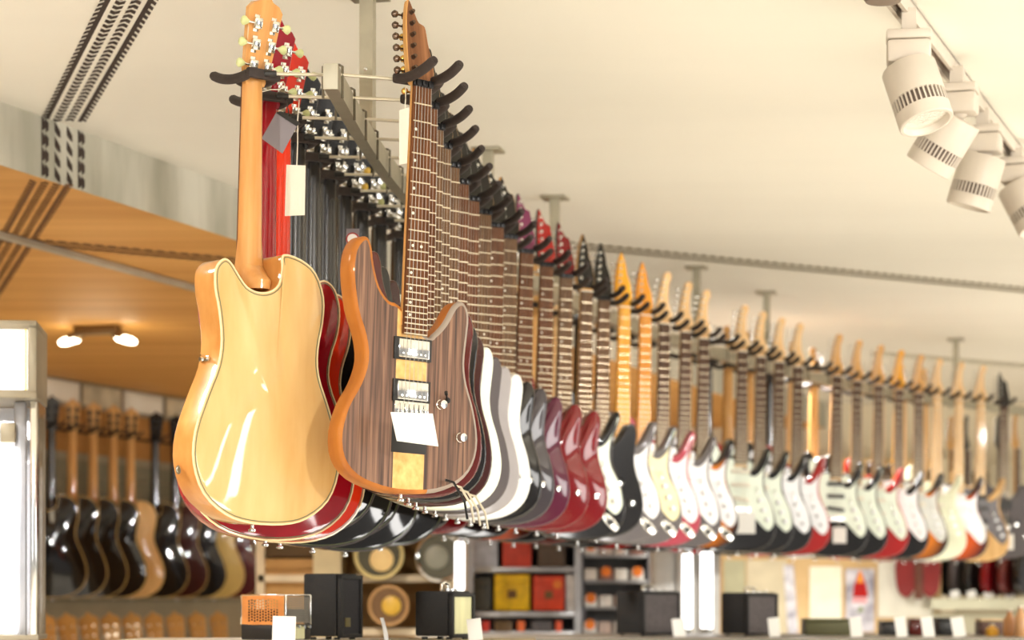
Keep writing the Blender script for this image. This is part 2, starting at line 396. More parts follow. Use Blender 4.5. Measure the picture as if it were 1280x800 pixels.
DOUBLE = OUT([(-.03,-.385),(-.05,-.40),(-.07,-.39),(-.09,-.36),(-.115,-.345),(-.14,-.36),(-.153,-.40),(-.15,-.45),(-.133,-.505),(-.132,-.555),(-.16,-.62),(-.19,-.69),(-.196,-.755),(-.175,-.815),(-.12,-.86),(-.045,-.88),(.045,-.88),(.12,-.86),(.175,-.815),(.196,-.755),(.19,-.69),(.16,-.62),(.132,-.555),(.133,-.505),(.15,-.45),(.153,-.40),(.14,-.36),(.115,-.345),(.09,-.36),(.07,-.39),(.05,-.40),(.03,-.385)])
TELE = OUT([(-.03,-.41),(-.06,-.405),(-.10,-.402),(-.135,-.415),(-.15,-.45),(-.14,-.50),(-.12,-.55),(-.125,-.60),(-.15,-.66),(-.16,-.72),(-.15,-.77),(-.11,-.80),(0,-.81),(.11,-.80),(.15,-.77),(.16,-.72),(.15,-.66),(.125,-.60),(.112,-.55),(.118,-.50),(.132,-.45),(.13,-.415),(.112,-.405),(.09,-.42),(.06,-.45),(.03,-.455)])

ME = {}
ME['super'] = plate(SUPER, .004, .048, .0065).mesh('superstrat_body', slots=4, angle=50)
ME['super_wide'] = plate(SUPER, .004, .049, .0085, seg=4).mesh('superstrat_body', slots=4, angle=50)
ME['super_arch'] = plate([(a, b) for a, b in SUPER], .004, .048, .0075, domef=.017, cen=(.02, -.60)).mesh('superstrat_body', slots=4, angle=60)
ME['strat'] = plate(STRAT, .004, .048, .008).mesh('double_cut_body', slots=4, angle=50)
ME['tele'] = plate(TELE, .004, .046, .004).mesh('slab_body', slots=4, angle=50)
SINGLE = [(a*.965, b) for a, b in SINGLE]
ME['single'] = plate(SINGLE, .006, .076, .003, domef=.010, domeb=.013, cen=(0, -.62)).mesh('single_cut_body', slots=4, angle=60)
ME['double'] = plate(DOUBLE, .006, .052, .003, domef=.010, domeb=.012, cen=(0, -.62)).mesh('semi_hollow_body', slots=4, angle=60)
ME['guard'] = plate(GUARD, .0015, .0042, .0008, seg=1).mesh('pickguard', slots=4)
def binding_mesh(outl, y, ins, r):
    p = inset(outl, ins); n = len(p); g = G()
    return g.tube([(a, y, b) for a, b in p]+[(p[0][0], y, p[0][1])], r, 6, caps=False).mesh('binding')
for k, o_, yb in (('single', SINGLE, .076), ('double', DOUBLE, .052)):
    ME[k+'_bind'] = binding_mesh(o_, yb-.0016, .0008, .0024)
    ME[k+'_purf'] = binding_mesh(o_, yb+.0004, .0050, .0011)

def neck_mesh(zend, w0=.0435, w1=.057, t0=.019, t1=.023, heel=None):
    g = G(); n = 12; rings = []
    zs_ = [0.012, 0, -.02, -.1, -.2, -.3, zend+.05, zend+.018, zend]
    for i, z in enumerate(zs_):
        f = min(1, max(0, -z/.46)); w = (w0+(w1-w0)*f)/2; t = t0+(t1-t0)*f
        if heel and i >= 7: t = heel
        if heel and i >= 6: w *= 1.18
        if i == 0: t = t0*1.1
        rings.append([(w*math.cos(a), t*math.sin(a)**.8 if math.sin(a) > 0 else 0, z) for a in [math.pi*k/(n-1) for k in range(n)]])
    v = [p for r_ in rings for p in r_]; f = []
    for i in range(len(rings)-1):
        for k in range(n): f.append((i*n+k, i*n+(k+1) % n, (i+1)*n+(k+1) % n, (i+1)*n+k))
    f.append(tuple(range(n))); f.append(tuple((len(rings)-1)*n+k for k in range(n)))
    g.add(v, f); return g.mesh('neck')
ME['neck'] = neck_mesh(-.47)
ME['neck_set'] = neck_mesh(-.40, heel=.060)
def board_mesh(zend, w0=.043, w1=.056):
    g = G(); a = w0/2; b = w1/2
    g.add([(-a, 0, 0), (a, 0, 0), (b, 0, zend), (-b, 0, zend), (-a+.001, -.006, 0), (a-.001, -.006, 0), (b-.001, -.006, zend), (-b+.001, -.006, zend)],
          [(0, 1, 2, 3), (7, 6, 5, 4), (0, 4, 5, 1), (1, 5, 6, 2), (2, 6, 7, 3), (3, 7, 4, 0)])
    return g.mesh('fretboard', False)
ME['board24'] = board_mesh(-.487); ME['board22'] = board_mesh(-.458); ME['board_g'] = board_mesh(-.455)
ME['fret'] = G().box((0, 0, 0), (1, .0022, .0023)).mesh('fret', False)
def frets_joined(n, L_=.648):
    g = G()
    for k in range(1, n+1):
        z = -L_*(1-2**(-k/12)); w = .043+(.013*(-z/.487))
        g.box((0, -.0066, z), (w-.002, .0022, .0023))
    return g.mesh('frets', False)
ME['frets22'] = frets_joined(22)
ME['dot'] = G().lathe([(.003, 0), (.003, -.0006)], 12, 'y').mesh('inlay', False)
ME['nut'] = G().box((0, -.003, .002), (.043, .010, .004), bev=.0008).mesh('nut')
ME['locknut'] = G().box((0, -.005, .004), (.045, .008, .014), bev=.001).box((-.014, -.011, .004), (.011, .006, .012), bev=.001).box((0, -.011, .004), (.011, .006, .012), bev=.001).box((.014, -.011, .004), (.011, .006, .012), bev=.001).mesh('locking_nut')
POINT = smooth_outline([(-.0215, 0), (-.0270, .018), (-.0275, .045), (-.025, .09), (-.020, .14), (-.013, .172), (-.009, .178), (-.004, .168), (.004, .145), (.010, .132), (.021, .128), (.025, .118), (.027, .09), (.032, .055), (.034, .03), (.029, .012), (.0215, 0)], 2)
STRATH = smooth_outline([(-.0215, 0), (-.031, .014), (-.036, .030), (-.031, .048), (-.018, .10), (-.005, .155), (.004, .182), (.018, .190), (.030, .182), (.031, .166), (.022, .145), (.019, .11), (.020, .075), (.030, .048), (.036, .030), (.031, .014), (.0215, 0)], 2)
GIBH = [(-.0215, 0), (-.026, .012), (-.030, .03), (-.036, .10), (-.040, .145), (-.030, .157), (-.014, .163), (0, .180), (.014, .163), (.030, .157), (.040, .145), (.036, .10), (.030, .03), (.026, .012), (.0215, 0)]
BULLET = smooth_outline([(-.0215, 0), (-.028, .015), (-.032, .04), (-.024, .10), (-.012, .15), (.004, .195), (.010, .192), (.020, .15), (.022, .12), (.030, .09), (.033, .06), (.034, .035), (.028, .012), (.0215, 0)], 2)
for k, o_ in (('point', POINT), ('strath', STRATH), ('gib', GIBH), ('bullet', BULLET)):
    ME[k] = plate(o_, -.001, .013, .0015, seg=1, fs=False).mesh('headstock', slots=4)
def tuner_inline():
    g = G(); g.lathe([(.0045, -.009), (.0045, -.002), (.0052, -.0015), (.0052, .001)], 10, 'y')
    g.lathe([(.0032, -.012), (.0032, -.009)], 10, 'y')
    g.box((0, .017, 0), (.017, .009, .013), bev=.002); g.tube([(-.006, .017, 0), (-.020, .017, 0)], .0022, 8)
    g.tube([(-.019, .017, 0), (-.022, .017, 0), (-.028, .017, 0), (-.032, .017, 0)], [.002, .0065, .0075, .004], 10)
    return g.mesh('tuner')
ME['tuner'] = tuner_inline()
def tuner_3():
    g = G(); g.lathe([(.0045, -.009), (.0045, -.002), (.0055, -.0015), (.0055, .001)], 10, 'y')
    g.box((-.002, .019, 0), (.017, .012, .022), bev=.0025); g.box((-.002, .0138, 0), (.012, .0025, .033), bev=.0006)
    g.lathe([(.0035, .022), (.0035, .0245)], 10, 'y', c=(-.004, 0, 0))
    g.tube([(-.008, .018, 0), (-.024, .018, 0)], .0023, 8)
    return g.mesh('tuner')
ME['tuner3'] = tuner_3()
g = G(); g.tube([(-.021, .018, 0), (-.024, .018, 0), (-.030, .018, 0), (-.036, .018, 0), (-.040, .018, 0)], [.003, .0045, .0085, .0095, .006], 10)
for i, p in enumerate(g.v): g.v[i] = (p[0], .018+(p[1]-.018)*.55, p[2])
ME['key_button'] = g.mesh('tuner_button')
def humbucker():
    return G().box((0, -.0005, 0), (.088, .006, .044), bev=.0015).mesh('pickup_frame')
ME['hb_frame'] = humbucker()
g = G().box((0, -.003, 0), (.072, .010, .036), bev=.002)
for k in range(6): g.lathe([(.0022, -.008), (.0022, -.0088)], 8, 'y', c=(-.026+k*.0104, 0, -.010))
ME['hb_cover'] = g.mesh('pickup_cover')
ME['single_coil'] = G().box((0, -.002, 0), (.084, .009, .018), bev=.004).mesh('single_coil_pickup')
def bridge():
    g = G().box((0, -.001, .004), (.080, .008, .030), bev=.001)
    for k in range(6): g.box((-.028+k*.0112, -.008, .002), (.009, .009, .024), bev=.0012)
    for k in range(6): g.lathe([(.0022, -.013), (.0022, -.009)], 8, 'y', c=(-.028+k*.0112, 0, -.007))
    return g.mesh('bridge')
ME['bridge'] = bridge()
ME['knob'] = G().lathe([(.0098, .004), (.0098, -.002), (.0088, -.003), (.0088, -.012), (.0080, -.0145), (.003, -.015)], 18, 'y').mesh('knob')
ME['cavity'] = G().box((0, 0, 0), (.082, .0012, .112), bev=.0005).mesh('tremolo_cavity')
ME['switch'] = G().box((0, .0025, 0), (.004, .003, .045), bev=.001).lathe([(.006, .004), (.006, -.002), (.003, -.003)], 12, 'y').tube([(0, 0, 0), (-.010, -.016, .014)], .0019, 8).tube([(-.010, -.016, .014), (-.013, -.021, .019)], .0034, 8).mesh('selector_switch')
ME['jackplate'] = plate(smooth_outline([(-.012, -.03), (-.016, 0), (-.012, .03), (0, .036), (.012, .03), (.016, 0), (.012, -.03), (0, -.036)], 2), -.002, .004, .002, seg=2, domef=-.003).mesh('jack_plate', slots=4)
ME['jack_socket'] = G().lathe([(.0095, .001), (.0095, -.0022)], 14, 'y').mesh('jack_socket')
ME['pin'] = G().lathe([(.0035, 0), (.0035, -.008), (.0075, -.010), (.0075, -.014), (.004, -.0155)], 12, 'z').mesh('strap_pin')
ME['jack'] = G().lathe([(.0085, 0), (.0085, .0012), (.0055, .0018), (.0055, .0005)], 16, 'x').mesh('output_jack')
def strings(zbr=-.645, n=6):
    g = G()
    for k in range(n): g.tube([(-.0175+k*.007, -.0085, 0), (-.026+k*.0104, -.0125, zbr)], .0004 if k > 2 else .00055, 4)
    return g.mesh('strings', False)
ME['strings'] = strings()
ME['arm'] = G().tube([(.004, -.010, .0), (.02, -.016, -.004), (.045, -.02, -.04), (.052, -.022, -.075)], .0026, 8).mesh('tremolo_arm')

# ================================================================== GUITAR BUILDER
def guitar(label, loc, rz, roll, kind, body, side=None, back=None, board=ROSE, neck=MAPLET, head='strath', headm=None, guard=None, fine=1,
           hw=CHROME, n_fr=22, frets_single=False, pickups='sss', group=None, pitch=0, view='front', scale=1.0, bevm=None, buttons=None, bindm=None, mesh=None, thw=None, jack=True):
    """origin at the nut; front faces -y"""
    side = side or body; back = back or side; headm = headm or neck; bevm = bevm or side
    t = thing('electric_guitar', label, 'guitar', loc, (pitch, roll, rz), group)
    t.rotation_mode = 'XYZ'
    t.scale = (scale,)*3
    b = put('body', ME[mesh or kind], [body, side, back, bevm], t)
    put('neck', ME['neck_set' if kind in ('single', 'double') else 'neck'], neck, t)
    fb = put('fretboard', ME['board24' if n_fr == 24 else 'board22'], board, t)
    ang = R(-13) if head in ('point', 'gib', 'bullet') else R(-2)
    hs = put('headstock', ME[head], [headm, neck, headm if view == 'front' else neck, neck], t, loc=(0, .001 if head != 'strath' else .006, .004), rot=(ang, 0, 0))
    if view == 'front':
        if frets_single:
            for k in range(1, n_fr+1):
                z = -.648*(1-2**(-k/12)); w = .041+(.013*(-z/.487))
                put('fret', ME['fret'], FRETM, fb, loc=(0, -.0066, z), scale=(w, 1, 1))
        else:
            put('frets', ME['frets22'], FRETM, fb)['kind'] = 'stuff'
        if fine >= 2:
            for k in (3, 5, 7, 9, 12, 15, 17, 19, 21):
                z = -.648*(1-(2**(-k/12)+2**(-(k-1)/12))/2)
                for xx in ((-.012,) if kind == 'super' and k != 12 else (-.01, .01) if k == 12 else (0,)):
                    put('inlay', ME['dot'], CARDC, fb, loc=(xx if kind != 'super' else xx-.003, -.0062, z))
        put('locking_nut' if kind == 'super' else 'nut', ME['locknut' if kind == 'super' else 'nut'], BLACKM if kind == 'super' else CARDC, t)
        put('strings', ME['strings'], STRINGM, t)['kind'] = 'stuff'
    if head == 'gib':
        for s_ in (-1, 1):
            for k in range(3):
                tn = put('tuner', ME['tuner3'], hw, hs, loc=(s_*(.014+.002*k), 0, .038+k*.040), scale=(-s_ if s_ > 0 else 1, 1, 1))
                if buttons and fine >= 2:
                    # the button is a piece of its own on the headstock: the tuner's key
                    put('tuner_button', ME['key_button'], buttons, hs, loc=(s_*(.014+.002*k), 0, .038+k*.040), scale=(-s_ if s_ > 0 else 1, 1, 1))
    else:
        e0, e1 = {'point': ((-.016, .030), (-.008, .150)), 'strath': ((-.019, .045), (.002, .160)), 'bullet': ((-.018, .04), (.0, .160))}[head]
        for k in range(6):
            f = k/5
            put('tuner', ME['tuner'], thw or hw, hs, loc=(e0[0]+(e1[0]-e0[0])*f, 0, e0[1]+(e1[1]-e0[1])*f))
    if view == 'front':
        yb = .004
        if guard:
            put('pickguard', ME['guard'], guard, t); yb = .0015
        pm = [(-.485, 0), (-.54, 0), (-.598, .12)] if pickups == 'sss' else []
        for z, a in pm: put('pickup', ME['single_coil'], BLACKP if guard is DARKP or label.find('dark pickups') >= 0 else CARDC if guard is not WHITEP else WHITEP, t, loc=(0, yb, z), rot=(0, a, 0))
        if pickups == 'hh':
            for z in (-.515, -.597):
                fr = put('pickup', ME['hb_frame'], BLACKP, t, loc=(0, .003, z))
                put('pickup_cover', ME['hb_cover'], hw if fine >= 3 else BLACKP, fr)
        if fine >= 3 : put('tremolo_cavity', ME['cavity'], BLACKP, t, loc=(-.001, .0040, -.662))
        put('bridge', ME['bridge'], hw, t, loc=(0, yb-(.001 if pickups == 'hh' else 0), -.645 if pickups == 'sss' else -.637))
        if pickups == 'sss':
            for xz in ((.085, -.60), (.10, -.64), (.118, -.678)): put('knob', ME['knob'], WHITEP if guard else hw, t, loc=(xz[0], yb-.002, xz[1]))
            put('selector_switch', ME['switch'], hw, t, loc=(.075, yb, -.57))
            if jack: put('jack_plate', ME['jackplate'], CHROME, t, loc=(.108, .003, -.748), rot=(0, R(-48), 0))
            if guard and jack: put('jack_socket', ME['jack_socket'], BLACKP, t, loc=(.108, .0, -.748), rot=(0, R(-48), 0))
        else:
            for xz in ((.070, -.617), (.120, -.678)): put('knob', ME['knob'], hw, t, loc=(xz[0], yb-.001, xz[1]))
            put('selector_switch', ME['switch'], BLACKM, t, loc=(.088, yb, -.607), rot=(0, R(-20), 0))
    zb = {'super': -.797, 'strat': -.812, 'tele': -.81, 'single': -.856, 'double': -.88}[kind]
    put('strap_pin', ME['pin'], CHROME, t, loc=(0, .028, zb))
    if kind in ('single', 'double'):
        put('binding', ME[kind+'_bind'], bindm or lacquer('cream_binding', (232, 214, 168)), t)
        if fine >= 2: put('purfling', ME[kind+'_purf'], lacquer('dark_purfling', (112, 118, 88)), t)
        if fine >= 2:
            put('output_jack', ME['jack'], CHROME, t, loc=(.1745, .030, -.70-.06), rot=(0, R(8), 0))
    elif view == 'back':
        put('back_plate', G().box((.03, .0485, -.62), (.09, .002, .05), bev=.0008).mesh('back_plate') if 'bpl' not in ME else ME['bpl'], BLACKP, t)
    return t

# ---------------- positions of the nuts along the right row (x, y in metres on the eye frame)
nuts = [(527,108),(534,132),(541,160),(550.5,183),(561.5,208),(573.5,229),(587,252),(602.5,267),(617.5,283),(632.5,295),(653,315),(681,332),(706,345.6),(732.5,368),(752,375),(778.5,384),(806,394),(828.5,405),(857.5,416),(878.5,424),(902,432.5),(927.5,440),(950,446.5),(973,453.5),(995.5,459),(1020,464.5),(1044.5,470),(1069.5,477),(1098,482),(1123.5,487.5),(1148,492.6),(1169,496),(1197,500),(1224.5,503.5),(1255,507)]
EMPTY = {20, 25}
NP = []
for (x, y) in nuts:
    D = FPX/(748-y); NP.append(Vector(((x-640)/FPX*D, D)))
def smooth_path(P, it=6):
    P = [p.copy() for p in P]
    for _ in range(it):
        Q = [p.copy() for p in P]
        for i in range(1, len(P)-1): Q[i] = P[i]*.5+(P[i-1]+P[i+1])*.25
        P = Q
    return P
SP = smooth_path(NP, 8)
def tang(i):
    a = SP[max(0, i-1)]; b = SP[min(len(SP)-1, i+1)]; return (b-a).normalized()
RAIL = []; LEFT = []; NRM = []
for i in range(len(SP)):
    t_ = tang(i); n_ = Vector((t_.y, -t_.x)); NRM.append(n_)
    RAIL.append(SP[i]-n_*(.170+.004*max(0, 1-i/8))); LEFT.append(SP[i]-n_*(.330+.004*max(0, 1-i/6)))
HZ = 1.020   # hook height above the eye

# ================================================================== THE RAIL, its posts
def sweep_bar(path, w, z0, z1, name):
    g = G(); v = []; n = len(path)
    for i in range(n):
        a = path[max(0, i-1)]; b = path[min(n-1, i+1)]; t_ = (b-a).normalized(); nn = Vector((t_.y, -t_.x))*w/2
        p = path[i]
        v += [(p.x-nn.x, p.y-nn.y, z0), (p.x+nn.x, p.y+nn.y, z0), (p.x+nn.x, p.y+nn.y, z1), (p.x-nn.x, p.y-nn.y, z1)]
    f = [(0, 1, 2, 3), tuple((n-1)*4+k for k in (3, 2, 1, 0))]
    for i in range(n-1):
        for k in range(4): f.append((i*4+k, i*4+(k+1) % 4, (i+1)*4+(k+1) % 4, (i+1)*4+k))
    return g.add(v, f).mesh(name, True, angle=30)
rail_path = []
RS = smooth_path(RAIL, 6)
d0 = (RS[1]-RS[0]).normalized(); rail_path = [RS[0]-d0*.035]+RS+[RS[-1]+(RS[-1]-RS[-2]).normalized()*.6]
rail = thing('hanging_rail', 'long curved metal rail hung from the ceiling between two rows of guitars', 'rail', (0, 0, 0))
put('rail_bar', sweep_bar(rail_path, .027, EYE+.990, EYE+1.038, 'rail_bar'), RAILM, rail)
e = rail_path[0]
g = G().box((0, -.002, 0), (.029, .004, .050), bev=.001)
put('end_cap', g.mesh('end_cap'), mat('end_cap_grey', S(178, 172, 154), rough=.5, metal=.2), rail, loc=(e.x, e.y-.001, EYE+1.0125), rot=(0, 0, math.atan2(-d0.x, d0.y)))
def near_rail(D):
    for i in range(len(rail_path)-1):
        a, b = rail_path[i], rail_path[i+1]
        if a.y <= D <= b.y: return a+(b-a)*((D-a.y)/(b.y-a.y))
    return rail_path[-1]
for D in (5.32, 7.15, 8.0, 9.69, 10.49, 12.39):
    p = near_rail(D)
    g = G().box((0, 0, (1.04+CEIL)/2), (.030, .030, CEIL-1.04)).mesh('rail_post', False)
    ps = put('rail_post', g, RAILM, rail, loc=(p.x, p.y, EYE), rot=(0, 0, R(-12)))
    put('ceiling_flange', G().box((0, 0, CEIL-.005), (.085, .085, .010), bev=.002).mesh('flange'), RAILM, ps)
    for zz in (1.17, 1.06): put('screw', G().lathe([(.004, 0), (.004, -.003), (.002, -.004)], 10, 'y').mesh('screw'), CHROME, ps, loc=(0, -.015, zz))

# ================================================================== HANGERS
def arm_pts(sx): return [(sx*.031, .036, -.002), (sx*.032, .015, -.006), (sx*.032, -.02, -.006), (sx*.032, -.052, .000), (sx*.031, -.070, .006), (sx*.030, -.087, .013)]
g = G(); P = [Vector(p) for p in arm_pts(1)]
ME['sleeve'] = {}
for s_ in (-1, 1):
    pts = smooth_curve = []
    A = [Vector(p) for p in arm_pts(s_)]
    for i in range(len(A)-1):
        for k in range(3): pts.append(A[i].lerp(A[i+1], k/3))
    pts.append(A[-1])
    for _ in range(3): pts = [pts[0]]+[pts[i]*.5+(pts[i-1]+pts[i+1])*.25 for i in range(1, len(pts)-1)]+[pts[-1]]
    gg = G(); gg.tube(pts, [.0085]+[.0098]*(len(pts)-3)+[.0096, .0080], 12)
    gg.tube([pts[-1], pts[-1]+(pts[-1]-pts[-2]).normalized()*.0012], .0045, 8)
    ME['sleeve'][s_] = gg.mesh('foam_arm')
ME['crossbar'] = G().box((0, .040, -.001), (.078, .014, .020), bev=.005).mesh('crossbar')
STRAPM = mat('dark_steel_strap', S(104, 96, 80), rough=.4, metal=.6)
def hanger(i, P2, rz, label, sgn):
    """P2 is the nut point; rod runs to the rail"""
    t = thing('guitar_hanger', label, 'hanger', (P2.x, P2.y, EYE+HZ), (0, 0, rz))
    for s_ in (-1, 1): put('foam_arm', ME['sleeve'][s_], FOAM, t)
    put('crossbar', ME['crossbar'], FOAM, t)
    cb = Vector((0, .045, 0)); M = Matrix.Rotation(-rz, 3, 'Z')
    rp = RS[i]; w = Vector((rp.x-P2.x, rp.y-P2.y, .004)); lo = M @ w
    nd = NRM[i]*(.016*sgn); lo2 = M @ Vector((rp.x+nd.x-P2.x, rp.y+nd.y-P2.y, .004))
    g = G().tube([cb, (cb+(lo-cb)*.12), lo2], .0036, 8)
    put('rod', g.mesh('rod'), STEEL, t)
    d = (lo2-cb).normalized()
    g = G().tube([cb-d*.002, cb+d*.022], .0065, 10); put('ferrule', g.mesh('ferrule'), BLACKP, t)
    # strap that grips the rail
    tn = Vector((-NRM[i].y, NRM[i].x, 0)); nn = Vector((NRM[i].x, NRM[i].y, 0))*sgn
    o3 = Vector((rp.x-P2.x, rp.y-P2.y, 0))
    zt = 1.043-HZ; zb_ = .978-HZ
    pts = [o3+nn*.019+Vector((0, 0, zb_)), o3+nn*.019+Vector((0, 0, zt-.003)), o3+nn*.013+Vector((0, 0, zt)), o3+nn*.002+Vector((0, 0, zt))]
    pts = [M @ p for p in pts]
    put('rail_strap', G().tube(pts, .0030, 6).mesh('rail_strap'), STRAPM, t)
    return t

# ================================================================== RIGHT ROW
BLK = lacquer('gloss_black', (22, 19, 18), rough=.2)
CHAR = lacquer('charcoal_lacquer', (76, 68, 68), rough=.4, coat=.3)
GREY = lacquer('silver_grey_lacquer', (158, 152, 152), rough=.35, coat=.5)
MINT = lacquer('mint_white_lacquer', (234, 240, 222), rough=.3, coat=.6)
WHT = lacquer('white_lacquer', (240, 240, 236), rough=.3, coat=.6)
WINE = lacquer('dark_wine_gloss', (86, 22, 18), rough=.2)
CHERRY = lacquer('cherry_gloss', (142, 14, 26), rough=.25)
SCAR = lacquer('orange_red_gloss', (212, 48, 16), rough=.25)
REDD = lacquer('deep_red_gloss', (112, 10, 16), rough=.2)
PURP = lacquer('plum_gloss', (84, 24, 48), rough=.2)
REDS = lacquer('bright_red_gloss', (168, 24, 20), rough=.3)
PINK = lacquer('dusty_red_gloss', (176, 70, 84), rough=.3)
GREYD = lacquer('metallic_grey_gloss', (104, 98, 98), rough=.3)
CRM = lacquer('cream_white_gloss', (238, 240, 212), rough=.3, coat=.6)
ASH = wood('natural_ash', (206, 158, 96), (232, 192, 132), sx=40, sz=4, coat=.8)
EDGEW = wood('amber_body_edge', (158, 92, 36), (188, 118, 50), sx=20, sz=6, coat=.4)
BEV = mat('grey_brown_bevel', S(152, 138, 126), rough=.5)  # flat grey-brown for the right front bevel of the walnut guitar
NATB = wood('blond_maple_back', (204, 160, 96), (226, 190, 132), sx=14, sz=3.0, coat=1.0, rough=.3, bump=0)
NATS = wood('blond_maple_side', (190, 126, 62), (214, 156, 88), sx=22, sz=14, coat=1.0, rough=.3, bump=0)
NATN = wood('blond_maple_neck', (196, 134, 70), (216, 160, 96), sx=50, sz=4, coat=.8, rough=.3, bump=0)

